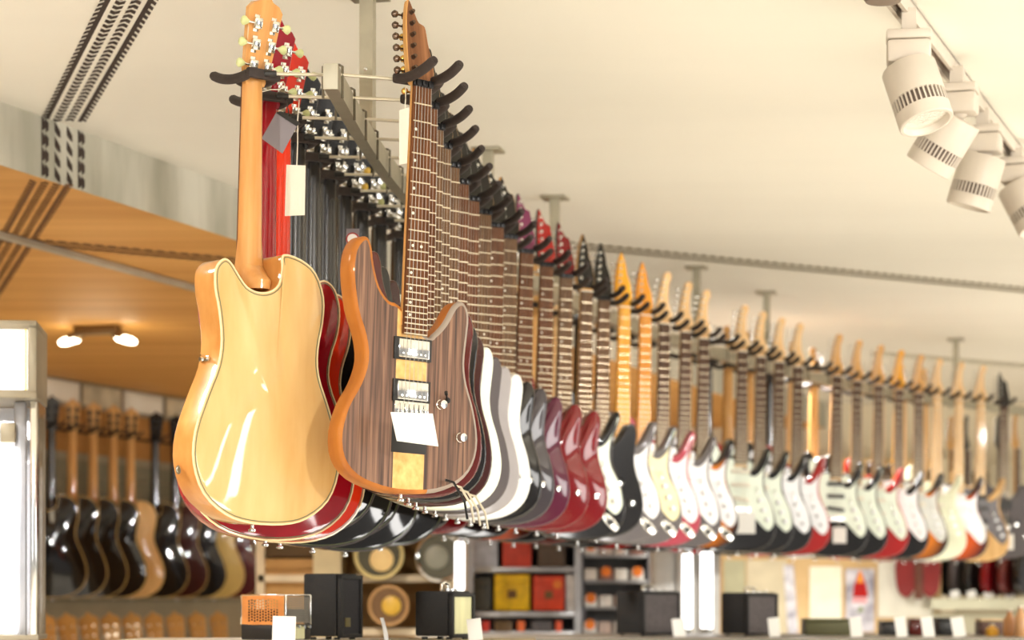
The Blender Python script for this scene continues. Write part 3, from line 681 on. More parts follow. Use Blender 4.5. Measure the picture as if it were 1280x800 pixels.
spec = [
 # label, kind, body, side, board, neck, head, headm, guard, pickups, singles, fine
 ('striped walnut electric guitar with a maple centre strip, nearest in the row', dict(kind='super', mesh='super_wide', thw=mat('dark_bronze_tuner', S(98, 80, 66), rough=.25, metal=.8), body=ZEBRA, side=EDGEW, board=ROSE, neck=MAPLET, head='point', headm=wood('walnut_head', (92, 56, 34), (150, 104, 70), sx=90, sz=3), pickups='hh', n_fr=24, frets_single=True, fine=3, bevm=BEV)),
 ('dark wine-red gloss guitar half hidden right behind the striped walnut one', dict(kind='super', body=WINE, side=WINE, board=ROSE, neck=MAPLET, head='point', headm=BLK, pickups='hh', n_fr=24, frets_single=True, fine=2, hw=GOLD)),
 ('gloss black guitar squeezed between the wine-red and the mint white guitars, nearer one', dict(kind='super', body=BLK, board=ROSE2, neck=EBONY, head='point', headm=BLK, pickups='hh', n_fr=24, frets_single=True, fine=2)),
 ('dark red-brown guitar directly in front of the mint white guitar', dict(kind='super', body=lacquer('dark_brown_gloss', (58, 20, 16)), board=ROSE2, neck=MAPLET, head='point', headm=BLK, pickups='hh', n_fr=24, frets_single=True, fine=2)),
 ('mint white electric guitar, first pale body behind the walnut guitar', dict(kind='super', body=MINT, board=ROSE2, neck=MAPLET, head='point', headm=BLK, pickups='hh', n_fr=24, frets_single=True, fine=2)),
 ('charcoal grey electric guitar between the mint white and the silver grey ones', dict(kind='super', body=CHAR, board=ROSE, neck=EBONY, head='point', headm=BLK, pickups='hh', n_fr=24, frets_single=True, fine=2)),
 ('silver grey matt guitar between the charcoal and the pure white guitars', dict(kind='super', body=GREY, board=ROSE, neck=EBONY, head='point', headm=BLK, pickups='hh', n_fr=24, frets_single=True, fine=2)),
 ('pure white guitar standing just behind the silver grey guitar', dict(kind='super', body=WHT, board=ROSE2, neck=MAPLET, head='point', headm=BLK, pickups='hh', n_fr=24, frets_single=True, fine=2)),
 ('mirror-gloss black guitar directly behind the pure white guitar', dict(kind='super', mesh='super_arch', body=BLK, board=ROSE, neck=EBONY, head='point', headm=BLK, pickups='hh', n_fr=24, frets_single=True, fine=2)),
 ('gloss dark grey guitar in front of the plum coloured guitar', dict(kind='super', mesh='super_arch', body=lacquer('smoke_gloss', (60, 54, 58)), board=ROSE2, neck=MAPLET, head='point', headm=BLK, pickups='hh', n_fr=24, frets_single=True, fine=2)),
 ('plum gloss guitar with a pink-purple pointed headstock', dict(kind='super', mesh='super_arch', body=PURP, board=ROSE, neck=EBONY, head='point', headm=lacquer('pink_purple_head', (116, 48, 80)), pickups='hh', n_fr=24, frets_single=True, fine=2)),
 ('deep red gloss guitar with red headstock, nearer of the two red ones', dict(kind='super', mesh='super_arch', body=REDD, board=ROSE, neck=EBONY, head='point', headm=REDS, pickups='hh', n_fr=24, frets_single=True, fine=2)),
 ('deep red gloss guitar with red headstock, farther of the two red ones', dict(kind='super', mesh='super_arch', body=REDD, board=ROSE2, neck=EBONY, head='point', headm=REDD, pickups='hh', n_fr=24, frets_single=True, fine=2)),
 ('black guitar with mint pickguard and black spear headstock behind the red guitars', dict(kind='strat', body=BLK, board=ROSE2, neck=MAPLET, head='bullet', headm=BLK, guard=MINTP, fine=1)),
 ('gloss black guitar without pickguard, in front of the yellow-necked guitars', dict(kind='super', body=BLK, board=ROSE2, neck=EBONY, head='bullet', headm=BLK, pickups='hh', fine=1)),
 ('grey guitar with white pickguard and bright yellow maple neck', dict(kind='strat', body=GREYD, board=MAPLEY, neck=MAPLEY, head='bullet', headm=MAPLEY, guard=WHITEP)),
 ('grey guitar with cream pickguard and deep orange maple neck', dict(kind='strat', body=GREYD, board=MAPLEO, neck=MAPLEO, head='bullet', headm=MAPLEO, guard=CREAMP)),
 ('dusty red guitar with white pickguard behind the orange-necked guitar', dict(kind='strat', body=PINK, board=ROSED, neck=MAPLE, guard=WHITEP)),
 ('grey guitar with white pickguard and dark board, before the sunburst one', dict(kind='strat', body=GREYD, board=ROSED, neck=MAPLE, guard=WHITEP)),
 ('orange sunburst guitar with white pickguard before the empty hook gap', dict(kind='strat', body=BURST, side=BLK, board=ROSED, neck=MAPLE, guard=WHITEP)),
 None,
 ('black guitar with white pickguard carrying a white paper tag, first after the empty hooks', dict(kind='strat', body=BLK, board=ROSED, neck=MAPLE, guard=MINTP)),
 ('black guitar with white pickguard, second after the first empty hook', dict(kind='strat', body=BLK, board=ROSED, neck=MAPLE, guard=MINTP)),
 ('black guitar with white pickguard, just before the bright red one', dict(kind='strat', body=BLK, board=ROSED, neck=MAPLE, guard=WHITEP)),
 ('bright red guitar with white pickguard before the second empty hook', dict(kind='strat', body=REDS, board=ROSED, neck=MAPLE, guard=WHITEP)),
 None,
 ('black guitar with mint pickguard and three dark pickups, paper tag on it', dict(kind='strat', body=BLK, board=ROSED, neck=MAPLET, guard=MINTP)),
 ('black guitar with mint pickguard between the dark-pickup guitar and the far red one', dict(kind='strat', body=BLK, board=ROSED, neck=MAPLET, guard=MINTP)),
 ('bright red guitar with mint pickguard, farther red body in the row', dict(kind='strat', body=REDS, board=ROSED, neck=MAPLET, guard=MINTP)),
 ('black guitar with white pickguard behind the farther red guitar', dict(kind='strat', body=BLK, board=ROSED, neck=MAPLEY, guard=WHITEP)),
 ('orange sunburst guitar with pale grey pickguard before the cream guitar', dict(kind='strat', body=BURST, side=BLK, board=ROSED, neck=MAPLET, guard=GREYP)),
 ('cream white guitar with pale maple neck near the far end', dict(kind='strat', body=CRM, board=MAPLE, neck=MAPLE, guard=CRM)),
 ('red-orange sunburst guitar with white pickguard and pale maple neck', dict(kind='strat', body=BURST2, side=BLK, board=MAPLE, neck=MAPLE, guard=WHITEP)),
 ('natural ash guitar with dark pickguard and pale maple neck', dict(kind='strat', body=ASH, board=MAPLE, neck=MAPLE, guard=DARKP)),
 ('dark guitar with black pointed headstock, last of the right row', dict(kind='super', body=CHAR, board=ROSED, neck=EBONY, head='point', headm=BLK, pickups='hh')),
]
RG = {}
for i, sp_ in enumerate(spec):
    th = 37-22*min(1, i/24) if i > 3 else 37
    if i > 26: th -= (i-26)*.85
    roll = R(2.2-1.6*min(1, i/24))
    if sp_ and i < 20: sp_[1]['frets_single'] = True
    if sp_ and i >= 20: sp_[1]['jack'] = False
    P2 = NP[i].lerp(SP[i], .5)
    if sp_:
        lb, kw = sp_
        t = guitar(lb, (P2.x, P2.y, EYE+1.0), R(th), roll, **kw)
        RG[i] = t
        hl = 'padded yoke holding the '+lb.split(' with ')[0].split(',')[0]
        if i in (2,): hl = 'black padded yoke holding the gloss black guitar behind the wine-red one'
        hl = {5: 'padded yoke holding the charcoal grey guitar', 0: 'nearest right-hand padded yoke, around the neck of the striped walnut guitar', 11: 'padded yoke holding the nearer of the two deep red guitars', 12: 'padded yoke holding the farther of the two deep red guitars', 13: 'padded yoke at the spear headstock behind the red headstocks', 15: 'padded yoke at the bright yellow neck', 16: 'padded yoke at the deep orange neck', 17: 'padded yoke of the dusty red guitar beside the orange neck', 18: 'padded yoke second beyond the deep orange neck', 19: 'padded yoke just before the first empty hook', 21: 'padded yoke just after the first empty hook', 22: 'padded yoke second after the first empty hook', 23: 'padded yoke third after the first empty hook', 24: 'padded yoke just before the second empty hook', 26: 'padded yoke just after the second empty hook', 27: 'padded yoke second after the second empty hook', 28: 'padded yoke third after the second empty hook', 29: 'padded yoke fourth after the second empty hook', 30: 'padded yoke just before the pale-necked guitars', 31: 'padded yoke at the first pale neck near the far end', 32: 'padded yoke at the middle pale neck near the far end', 33: 'padded yoke at the last pale neck near the far end', 34: 'farthest padded yoke, at the black pointed headstock'}.get(i, hl)
    else:
        hl = 'empty black padded yoke, the '+('nearer' if i == 20 else 'farther')+' of the two gaps in the row'
    hanger(i, P2, R(th), hl, 1)
# extra bits on the nearest right guitars
for i in (0, 1, 2, 3):
    put('tremolo_arm', ME['arm'], BLACKM if i == 0 else STEEL, RG[i], loc=(.075+.004*i, .0, -.765))

# ================================================================== LEFT ROW (seen from behind)
lspec = [
 ('blond maple single-cutaway hollow guitar seen from behind, nearest at left', dict(kind='single', body=NATB, side=NATS, back=NATB, neck=NATN, head='gib', headm=NATN, buttons=BUTTON, fine=2)),
 ('cherry red semi-hollow guitar peeking out behind the blond maple guitar', dict(kind='double', body=CHERRY, neck=CHERRY, head='gib', headm=CHERRY, buttons=BUTTON, fine=2)),
 ('orange-red guitar between the cherry red one and the black ones', dict(kind='double', body=SCAR, neck=SCAR, head='gib', headm=SCAR, buttons=BUTTON, fine=2)),
]
cols = [BLK, BLK, BLK, BLK, BLK, BLK, BLK, REDD, BLK, BLK, BURST2, BLK, WINE, BLK, BLK, REDS, BLK, CHAR, BLK, REDS, BLK, BLK, REDS, BLK, WHT, BLK, REDS, BLK, CHERRY, BLK, WHT]
desc = {0: 'first black guitar beside the orange-red one, hung in the left row and seen from behind', 1: 'second black guitar beyond the orange-red one, seen from behind', 2: 'third black guitar beyond the orange-red one, seen from behind', 3: 'fourth black guitar beyond the orange-red one, with amber tuner buttons', 4: 'fifth black guitar beyond the orange-red one, with pale green tuner buttons', 5: 'sixth black guitar beyond the orange-red one, half hidden by the walnut guitar'}
cname = {id(BLK): 'black', id(REDD): 'deep red', id(BURST2): 'sunburst', id(WINE): 'wine red', id(REDS): 'bright red', id(CHAR): 'charcoal', id(WHT): 'white', id(CHERRY): 'cherry red'}
for i in range(min(len(LEFT), 34)):
    P2 = LEFT[i]; rz = R(222 if i < 1 else 216 if i < 3 else 212-10*min(1, i/25))
    if i in (21,): continue
    if i < 3:
        lb, kw = lspec[i]
        rl = -1.2
        grp = None
    else:
        c = cols[(i-3) % len(cols)]
        kind = 'single' if i in (3, 5, 8) else 'double' if i in (4, 6) else random.choice(['strat', 'strat', 'tele'])
        nk = EBONY if i < 12 else random.choice([MAPLE, MAPLET, MAPLET, EBONY])
        head = 'gib' if i < 12 else 'strath'
        bt = {3: None, 4: None, 5: None, 6: YBUTTON, 7: BUTTON}.get(i)
        kw = dict(kind=kind, bindm=CHAR, body=c, neck=nk, head=head, headm=nk if nk is not EBONY else BLK, fine=2 if i < 9 else 1, buttons=bt)
        if i-3 in desc: lb = desc[i-3]; grp = None
        else:
            lb = cname[id(c)]+' guitar of the left row, mostly hidden behind the right row'
            grp = cname[id(c)]+' guitars hidden in the left row'
        rl = -0.6
    t = guitar(lb, (P2.x, P2.y, EYE+1.0), rz, R(rl), view='back', group=grp, **kw)
    hl = ('padded yoke around the neck of the '+['blond maple guitar', 'cherry red guitar', 'orange-red guitar'][i]) if i < 3 else ('padded yoke holding the '+['first', 'second', 'third', 'fourth', 'fifth', 'sixth'][i-3]+' black guitar beyond the orange-red one' if i < 9 else 'padded yoke of the left row hidden behind the right-hand guitars')
    h = hanger(i, P2, rz, hl, -1)
    if i >= 9: h['group'] = 'hidden yokes of the left row'
# pickguard bracket on the blond guitar

g = G().box((0, 0, 0), (.004, .030, .010), bev=.001).tube([(0, .010, 0), (.012, .014, .004), (.020, .016, .004)], .0022, 8).lathe([(.0045, 0), (.0045, .003)], 12, 'x', c=(.002, -.008, 0))
for o_ in bpy.data.objects:
    if o_.get('label', '').startswith('blond maple single-cutaway'): put('guard_bracket', g.mesh('guard_bracket'), CHROME, o_, loc=(.120, .030, -.545))
# ================================================================== TAGS
def card(label, corners_px, D, m, th=.0012, cat='tag', name='price_tag', cord=None, cord_m=None):
    c = [at(x, y, D+dd) for (x, y, dd) in corners_px]
    n = (c[1]-c[0]).cross(c[3]-c[0]).normalized()*th
    cen = sum(c, Vector())/4
    g = G(); g.add([p-cen for p in c]+[p+n-cen for p in c], [(0, 1, 2, 3), (7, 6, 5, 4), (0, 4, 5, 1), (1, 5, 6, 2), (2, 6, 7, 3), (3, 7, 4, 0)])
    t = thing(name, label, cat, cen)
    put('card', g.mesh('card', False), m, t)
    if cord: put('cord', G().tube([at(x, y, D+dd)-cen for x, y, dd in cord], .0011, 6).mesh('cord'), cord_m or CARDC, t)
    return t
card('white price card over the bridge of the striped walnut guitar', [(488, 515, 0), (541, 517, 0), (548, 558, -.01), (496, 551, -.01)], 4.58, CARD, cord=[(505, 509, .01), (503, 516, 0)])
t = card('grey-violet card tilted on the cherry red guitar neck', [(327, 173, 0), (345, 141, 0), (371, 158, 0), (353, 192, 0)], 4.80, CARDG, cord=[(357, 150, 0), (361, 140, .02), (358, 126, .05), (352, 118, .12)], cord_m=BLACKP)
g = G(); q = [at(345, 141, 4.798), at(351, 139, 4.80), at(375, 153, 4.80), at(371, 158, 4.798)]; cc = t.location
g.add([p-cc for p in q]+[p-cc+Vector((0, .002, 0)) for p in q], [(0, 1, 2, 3), (7, 6, 5, 4), (0, 4, 5, 1), (1, 5, 6, 2), (2, 6, 7, 3), (3, 7, 4, 0)]); put('card_edge', g.mesh('card_edge', False), BLACKP, t)
card('cream swing tag hanging on a twisted white cord by the orange-red guitar', [(356, 270, 0), (381, 269, 0), (382, 207, 0), (358, 206, 0)], 4.86, CARDC, cord=[(371, 207, 0), (372, 180, 0), (372, 150, 0), (374, 125, .02)])
card('cream blank card hanging behind the neck of the striped walnut guitar', [(499, 206, 0), (511, 204, 0), (512, 134, 0), (499, 138, 0)], 4.84, CARDC, cord=[(506, 136, 0), (507, 124, .01), (507, 100, -.1)])
card('slim cream tag edge beside the blond maple guitar neck', [(319, 216, 0), (322, 216, 0), (322, 170, 0), (319, 170, 0)], 4.80, CARDC)
card('white cord loop around the cherry red guitar tuner', [(322, 121, 0), (324, 121, 0), (324, 118, 0), (322, 118, 0)], 4.74, CARDC, name='cord_loop', cat='cord', cord=[(322, 121, 0), (326, 115, 0), (338, 112, 0), (350, 112, 0), (356, 106, 0), (354, 102, .02), (347, 104, .03)])
t = card('grey round-badge sticker card on a black guitar beside the walnut horn', [(432, 312, 0), (449, 312, 0), (449, 286, 0), (433, 286, 0)], 5.30, CARDG, name='sticker_card', cat='sticker')
bd = put('badge', G().lathe([(.0145, 0), (.0145, -.001)], 20, 'y').mesh('badge', False), REDS, t, loc=(0, -.0015, 0))
put('badge_face', G().lathe([(.0115, 0), (.0115, -.001)], 20, 'y').mesh('badge_face', False), CARD, bd, loc=(0, -.0012, 0))
card('white tag on the first black guitar after the empty hooks', [(919, 667, 0), (944, 667, 0), (944, 641, 0), (919, 641, 0)], 9.66, CARD, cord=[(931, 641, 0), (929, 600, .02)])
card('white tag below the three dark pickups', [(1041, 679, 0), (1058, 679, 0), (1058, 659, 0), (1041, 659, 0)], 10.74, CARD, cord=[(1049, 659, 0), (1046, 640, .02)])
card('white tag on the last dark guitar at the right edge', [(1254, 687, 0), (1267, 687, 0), (1267, 668, 0), (1254, 668, 0)], 12.38, CARD, cord=[(1260, 668, 0), (1258, 640, .02)])

# ================================================================== TRACK LIGHTS, RIGHT
LAMPW = mat('warm_grey_lamp_housing', S(198, 187, 172), rough=.45, var=.02)
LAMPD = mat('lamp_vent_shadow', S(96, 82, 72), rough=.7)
tp0 = onz(1118, 2, CEIL-.03); dirT = Vector((SL, 1, 0)).normalized()
trk = thing('lighting_track', 'white lighting track running along the cream ceiling at right', 'track', (tp0.x, tp0.y, tp0.z), (0, 0, math.atan2(-dirT.x, dirT.y)))
put('track_bar', G().box((-.0135, 2.2, .010), (.009, 6.0, .038)).box((.0135, 2.2, .010), (.009, 6.0, .038)).box((0, 2.2, .026), (.036, 6.0, .006)).mesh('track_bar', False), LAMPW, trk)
put('track_channel', G().box((0, 2.2, .014), (.017, 5.98, .012)).mesh('track_channel', False), mat('track_channel_brown', S(118, 92, 78), rough=.6), trk)
def spot(label, px, py, D, aim, rz=0):
    D *= 1.06; c = at(px, py, D)
    t = thing('track_spotlight', label, 'spotlight', c, (0, 0, rz)); t.scale = (1.06,)*3
    zt = (EYE+CEIL-.028-c.z)/1.06
    put('track_foot', G().box((0, 0, (zt+.038)/2), (.030, .050, zt-.038)).mesh('track_foot', False), LAMPW, t)
    put('adapter_box', G().box((0, 0, -.005), (.092, .075, .050), bev=.009).box((0, 0, .030), (.094, .078, .020), bev=.005).mesh('adapter_box'), LAMPW, t)
    put('swivel', G().lathe([(.024, -.018), (.026, -.026), (.020, -.034), (.012, -.040)], 18).mesh('swivel'), LAMPW, t)
    a = Vector(aim).normalized(); q = a.to_track_quat('-Z', 'Y').to_euler()
    h = put('lamp_head', G().lathe([(.030, .0), (.056, -.001), (.058, -.004), (.058, -.075), (.0545, -.076), (.0545, -.103), (.058, -.104), (.058, -.132), (.056, -.134), (.050, -.134), (.046, -.122)], 32).mesh('lamp_head'), LAMPW, t, loc=Vector((0, 0, -.038))-a*.004, rot=q)
    fin = G().box((0, 0, 0), (.0035, .0045, .030)).mesh('cooling_fin', False)
    for k in range(36):
        w = 2*math.pi*k/36
        put('cooling_fin', fin, LAMPW, h, loc=(.0556*math.cos(w), .0556*math.sin(w), -.0895), rot=(0, 0, w+math.pi/2))
    put('vent_band', G().lathe([(.0548, -.0762), (.0549, -.0765), (.0549, -.1025), (.0548, -.103)], 32).mesh('vent_band'), LAMPD, h)
    put('reflector', G().lathe([(.0455, -.1222), (.038, -.1228), (.026, -.1226), (.012, -.1236)], 24).mesh('reflector'), mat('faceted_reflector', (.9, .88, .82), rough=.18, metal=1, bump=.8, scale=220), h)
    return t
spot('nearest grey-white track spotlight with ribbed vents, lens tipped towards us', 1136, 64, 5.05, (.30, -.26, -1), R(-8))
spot('second track spotlight, partly hidden behind the nearest and tipped left', 1197, 128, 5.60, (-.52, .12, -.78), R(-18))
spot('third track spotlight, tipped down and left below the track', 1229, 178, 6.08, (-.30, .02, -1), R(-18))
spot('fourth track spotlight cut by the right edge of the photo', 1272, 216, 6.62, (.5, -.1, -1), R(-18))
g = G().lathe([(.045, .02), (.045, 0), (.035, -.014), (.01, -.02)], 20)
tag(put('track_end_feed', g.mesh('track_end_feed'), mat('brown_grey_plastic', S(120, 104, 90), rough=.5), loc=at(1104, -6, 4.9)), 'small dark dome fitting at the top edge beside the lighting track', 'fitting')

# lighting track along the wood soffit
p0 = onz(-10, 291, SOFF-.012); p1 = onz(250, 362, SOFF-.012); d = (p1-p0).normalized()
t = thing('conduit_rail', 'thin pale metal rail along the honey-coloured wooden ceiling at left', 'rail', p0, (0, 0, math.atan2(-d.x, d.y)))
put('rail_bar', G().box((0, 3, 0), (.030, 7.2, .020), bev=.002).mesh('conduit', False), mat('pale_aluminium', S(176, 166, 146), rough=.5, metal=.3), t)
# twin spot in the soffit
p = onz(122, 416, SOFF-.03)
t = thing('twin_ceiling_spot', 'twin glowing ceiling spotlight on the wooden ceiling at left', 'ceiling light', p, (0, 0, R(-14)))
put('bracket', G().box((0, 0, .010), (.20, .07, .035), bev=.006).mesh('bracket'), mat('bronze_grey', S(128, 104, 72), rough=.4, metal=.5), t)
GLOW = mat('glowing_lamp', (1, .95, .8), emit=(1, .9, .66), es=9)
for s_, a in ((-1, R(-14)), (1, R(16))):
    o = put('lamp_head', G().lathe([(.03, .0), (.045, -.03), (.05, -.07), (.046, -.072)], 16, 'x').mesh('lamp_head'), mat('bronze_grey', (0, 0, 0)), t, loc=(s_*.07, 0, -.005), scale=(-s_*.8, .8, .45), rot=(0, a, 0))
    put('lamp_bulb', G().lathe([(.026, -.02), (.041, -.035), (.041, -.10), (.025, -.125), (.006, -.13)], 16, 'x').mesh('bulb'), GLOW, t, loc=(s_*.07, 0, -.015), scale=(-s_*.85, .8, .42), rot=(0, a, 0))
lp = bpy.data.lights.new('twin_spot_light', 'POINT'); lp.energy = 3; lp.color = (1, .85, .6); lp.shadow_soft_size = .1
lo_ = bpy.data.objects.new('twin_spot_light', lp); C.objects.link(lo_); lo_.location = p+Vector((0, 0, -.25))
# conduit on the ceiling far right
a = onz(1090, 441, CEIL-.01); b = onz(1300, 459, CEIL-.01)
tag(put('ceiling_conduit', G().tube([a, b], .012, 8).mesh('ceiling_conduit'), STEEL), 'thin conduit across the cream ceiling near the last guitars', 'pipe')

# ================================================================== LEFT: LIT SIGN ON GLASS CABINET
D = 6.0
t = thing('display_tower', 'chrome and glass display tower with a white lit box on top', 'display case', at(-60, 798, D)-Vector((0, 0, 0)), (0, 0, R(6)))
base = t.location
def lx(px): return (px-(-60))/FPX*D
def lz(py): return (798-py)/FPX*D
FR = mat('taupe_frame', S(160, 150, 128), rough=.4, metal=.3)
w0, w1 = lx(-160), lx(47)
sf = put('light_box_frame', G().box(((w0+w1)/2, .09, lz(408)), (w1-w0, .30, .022), bev=.003).box(((w0+w1)/2, .09, lz(494)), (w1-w0, .30, .020), bev=.003).box((w1-.011, .09, (lz(408)+lz(494))/2), (.022, .30, lz(408)-lz(494)), bev=.003).box((w0+.011, .09, (lz(408)+lz(494))/2), (.022, .30, lz(408)-lz(494)), bev=.003).mesh('light_box_frame'), FR, t)
put('lit_panel', G().box(((w0+w1)/2, .09, (lz(408)+lz(494))/2), (w1-w0-.03, .27, lz(412)-lz(490))).mesh('lit_panel', False), mat('lit_white_panel', (1, 1, 1), emit=(1, .99, .97), es=1.05), t)
put('panel_edge', G().box((w1-.028, -.046, (lz(408)+lz(494))/2), (.005, .006, lz(412)-lz(490))).mesh('panel_edge', False), GOLD, t)
put('cabinet_post', G().box((w1-.012, .0, lz(650)), (.018, .02, lz(500)-lz(800)), bev=.003).mesh('post'), CHROME, t)
put('cabinet_post', G().box((w1-.012, .22, lz(650)), (.018, .02, lz(500)-lz(800)), bev=.003).mesh('post'), CHROME, t)
put('cabinet_back', G().box(((w0+w1)/2, .235, lz(650)), (w1-w0-.04, .008, lz(500)-lz(800))).mesh('cabinet_back', False), mat('brushed_mirror', S(200, 200, 205), rough=.22, metal=.8), t)
put('cabinet_glass', G().box((w1-.004, .11, lz(650)), (.004, .19, lz(502)-lz(800))).mesh('cabinet_glass', False), mat('clear_glass', (1, 1, 1), rough=.02, trans=1, var=0), t)
put('cabinet_floor', G().box(((w0+w1)/2, .11, lz(797)), (w1-w0, .25, .012)).mesh('cabinet_floor', False), FR, t)
TUBE = mat('fluorescent_tube', (1, 1, 1), emit=(1, .98, .95), es=3.5)
put('tube_lamp', G().tube([(lx(8), .02, lz(792)), (lx(8), .02, lz(558))], .022, 12).mesh('tube_lamp'), TUBE, t)
put('tube_holder', G().box((lx(8), .02, lz(540)), (.038, .03, .05), bev=.004).mesh('tube_holder'), FR, t)
put('cabinet_post', G().box((lx(22), .05, lz(650)), (.03, .03, lz(500)-lz(800)), bev=.004).mesh('post'), mat('satin_grey', S(176, 178, 186), rough=.3, metal=.5), t)
t2 = thing('display_plinth', 'plinth under the glass display tower', 'plinth', (base.x+(w0+w1)/2, base.y+.10, 0))
hh = base.z+lz(800)
put('plinth_block', G().box((0, 0, hh/2-.005), (.5, .28, hh-.005), bev=.005).mesh('plinth'), FR, t2)

# ================================================================== COUNTERS
CT1 = -.10; CT2 = -.14
WOODC = wood('counter_top_wood', (150, 136, 108), (190, 176, 146), sx=3, sz=3)
def counter(label, x0, x1, ya, yb, z, mtop, mside):
    t = thing('counter', label, 'counter', ((x0+x1)/2, (ya+yb)/2, 0))
    put('worktop', G().box((0, 0, EYE+z-.015), (x1-x0, yb-ya, .03), bev=.003).mesh('worktop'), mtop, t)
    put('counter_body', G().box((0, 0, (EYE+z-.03)/2), (x1-x0-.06, yb-ya-.06, EYE+z-.03)).mesh('counter_body', False), mside, t)
    return t
counter('near pale wood counter below the blond guitar, with small amplifiers on it', -.95, .06, 5.35, 6.12, CT1, WOODC, wallg_m)
GREYC = mat('grey_counter', S(128, 122, 110), rough=.4, var=.05)
counter('long grey counter under the far guitars, with black amplifiers and white cards', -.35, 3.4, 8.55, 9.55, CT2, GREYC, GREYC)

# ================================================================== AMPLIFIERS
TOLEX = mat('black_tolex', S(24, 22, 20), rough=.7, var=.2, scale=150, bump=.4)
CLOTH = mat('dark_grille_cloth', S(38, 36, 38), rough=.9, var=.2, scale=200, bump=.4)
GCL = mat('grey_grille_cloth', S(84, 78, 78), rough=.9, var=.12, scale=90)
CREAMG = mat('ribbed_cream_panel', S(206, 204, 160), rough=.6, var=.08, scale=60, stretch=(1, 1, .05))
def amp(label, px, D, z, w, dpt, h, rz, front, name='guitar_amplifier', body=TOLEX, handle=True, knobs=4, logo=None, cord=False, cat='amplifier'):
    t = thing(name, label, cat, ((px-640)/FPX*D, D, EYE+z), (0, 0, rz))
    put('cabinet', G().box((0, .006, h/2+.004), (w, dpt-.012, h-.008), bev=.006).mesh('cabinet'), body, t)
    fr = G(); b_ = .010
    fr.box((0, -dpt/2+.004, h-.004-b_/2), (w, .012, b_), bev=.002).box((0, -dpt/2+.004, .004+b_/2), (w, .012, b_), bev=.002)
    fr.box((-w/2+b_/2, -dpt/2+.004, h/2), (b_, .012, h-.008), bev=.002).box((w/2-b_/2, -dpt/2+.004, h/2), (b_, .012, h-.008), bev=.002)
    put('front_frame', fr.mesh('front_frame'), body, t)
    put('grille', G().box((0, -dpt/2+.0055, h/2), (w-2*b_, .004, h-2*b_)).mesh('grille', False), front, t)
    for sx in (-1, 1):
        for sy in (-1, 1): put('foot', G().lathe([(.008, 0), (.008, .006)], 10, c=(sx*(w/2-.015), sy*(dpt/2-.02), 0)).mesh('foot'), BLACKP, t)
    if handle: put('handle', G().tube([(-w*.16, 0, h-.004), (-w*.15, 0, h+.016), (0, 0, h+.021), (w*.15, 0, h+.016), (w*.16, 0, h-.004)], .004, 8).mesh('handle'), CHROME, t)
    for k in range(knobs): put('knob', G().lathe([(.006, 0), (.006, .008), (.004, .009)], 10, c=(-w*.3+k*w*.2, -dpt*.25, h-.002)).mesh('knob'), CHROME, t)
    if logo: put('logo_plate', G().box((-w/2+.035, -dpt/2+.002, .042), (.022, .004, .022), bev=.001).mesh('logo_plate'), logo, t)
    return t
LOGO = mat('dull_brass', S(112, 102, 66), rough=.5, metal=.4)
amp('upright black mini amplifier with a recessed grille and small square badge', 416, 5.86, CT1, .100, .108, .160, R(62), CLOTH, handle=False, knobs=0, logo=LOGO)
amp('cream-fronted mini amplifier with black side and chrome handle', 556, 5.88, CT1, .090, .118, .118, R(52), CREAMG, knobs=3)
amp('black amplifier at left on the far counter, under the guitars', 810, 8.98, CT2, .190, .150, .168, R(40), GCL)
amp('black amplifier at right on the far counter, below the bright tubes', 937, 8.98, CT2, .165, .135, .162, R(40), GCL)
# perforated amp
t = thing('valve_amplifier', 'small valve amplifier with a perforated copper-glowing front and mesh side', 'amplifier', (at(345, 800, 5.60).x, 5.60, EYE+CT1), (0, 0, R(-27)))
put('chassis', G().box((0, 0, .022), (.122, .110, .036), bev=.003).mesh('chassis'), BLACKP, t)
cage = G().box((0, 0, .1075), (.124, .112, .004), bev=.0015)
for sx in (-1, 1):
    for sy in (-1, 1): cage.box((sx*.060, sy*.054, .073), (.005, .005, .068), bev=.001)
put('cage_frame', cage.mesh('cage_frame'), CHROME, t)
def perforated(w, h, nx, nz, r, y):
    bm = bmesh.new()
    # plate with square-ish holes: grid of cells, each an octagonal hole
    cw, ch = w/nx, h/nz
    for i in range(nx):
        for k in range(nz):
            cx = -w/2+cw*(i+.5); cz = ch*(k+.5)
            outer = [(-.5, -.5), (0, -.5), (.5, -.5), (.5, 0), (.5, .5), (0, .5), (-.5, .5), (-.5, 0)]
            vo = [bm.verts.new((cx+a*cw, y, cz+b*ch)) for a, b in outer]
            vi = [bm.verts.new((cx+r*math.cos(R(225+45*q)), y, cz+(.18 if i % 2 else -.18)*ch+r*math.sin(R(225+45*q)))) for q in range(8)]
            for q in range(8): bm.faces.new((vo[q], vo[(q+1) % 8], vi[(q+1) % 8], vi[q]))
    bmesh.ops.remove_doubles(bm, verts=bm.verts[:], dist=1e-5)
    me = bpy.data.meshes.new('perforated'); bm.to_mesh(me); bm.free(); me.materials.append(None); return me
COPP = mat('copper_front', S(226, 150, 84), rough=.35, metal=.5, var=.15, scale=20)
MESHG = mat('grey_mesh', S(128, 122, 110), rough=.4, metal=.6)
f_ = put('perforated_front', perforated(.084, .052, 11, 8, .0027, 0), COPP, t, loc=(0, -.0555, .046))
put('front_border', G().box((-.050, -.0555, .073), (.018, .001, .066)).box((.050, -.0555, .073), (.018, .001, .066)).box((0, -.0555, .0425), (.083, .001, .007)).box((0, -.0555, .102), (.083, .001, .008)).mesh('border', False), COPP, t)
s2 = put('mesh_side', perforated(.100, .062, 16, 12, .0018, 0), MESHG, t, loc=(.0615, 0, .042), rot=(0, 0, R(90)))
put('inner_tray', G().box((0, 0, .060), (.10, .09, .03)).mesh('inner', False), BLACKP, t)
put('cream_panel', G().box((.062, .0, .022), (.002, .05, .032)).mesh('cream_panel', False), CREAMG, t)
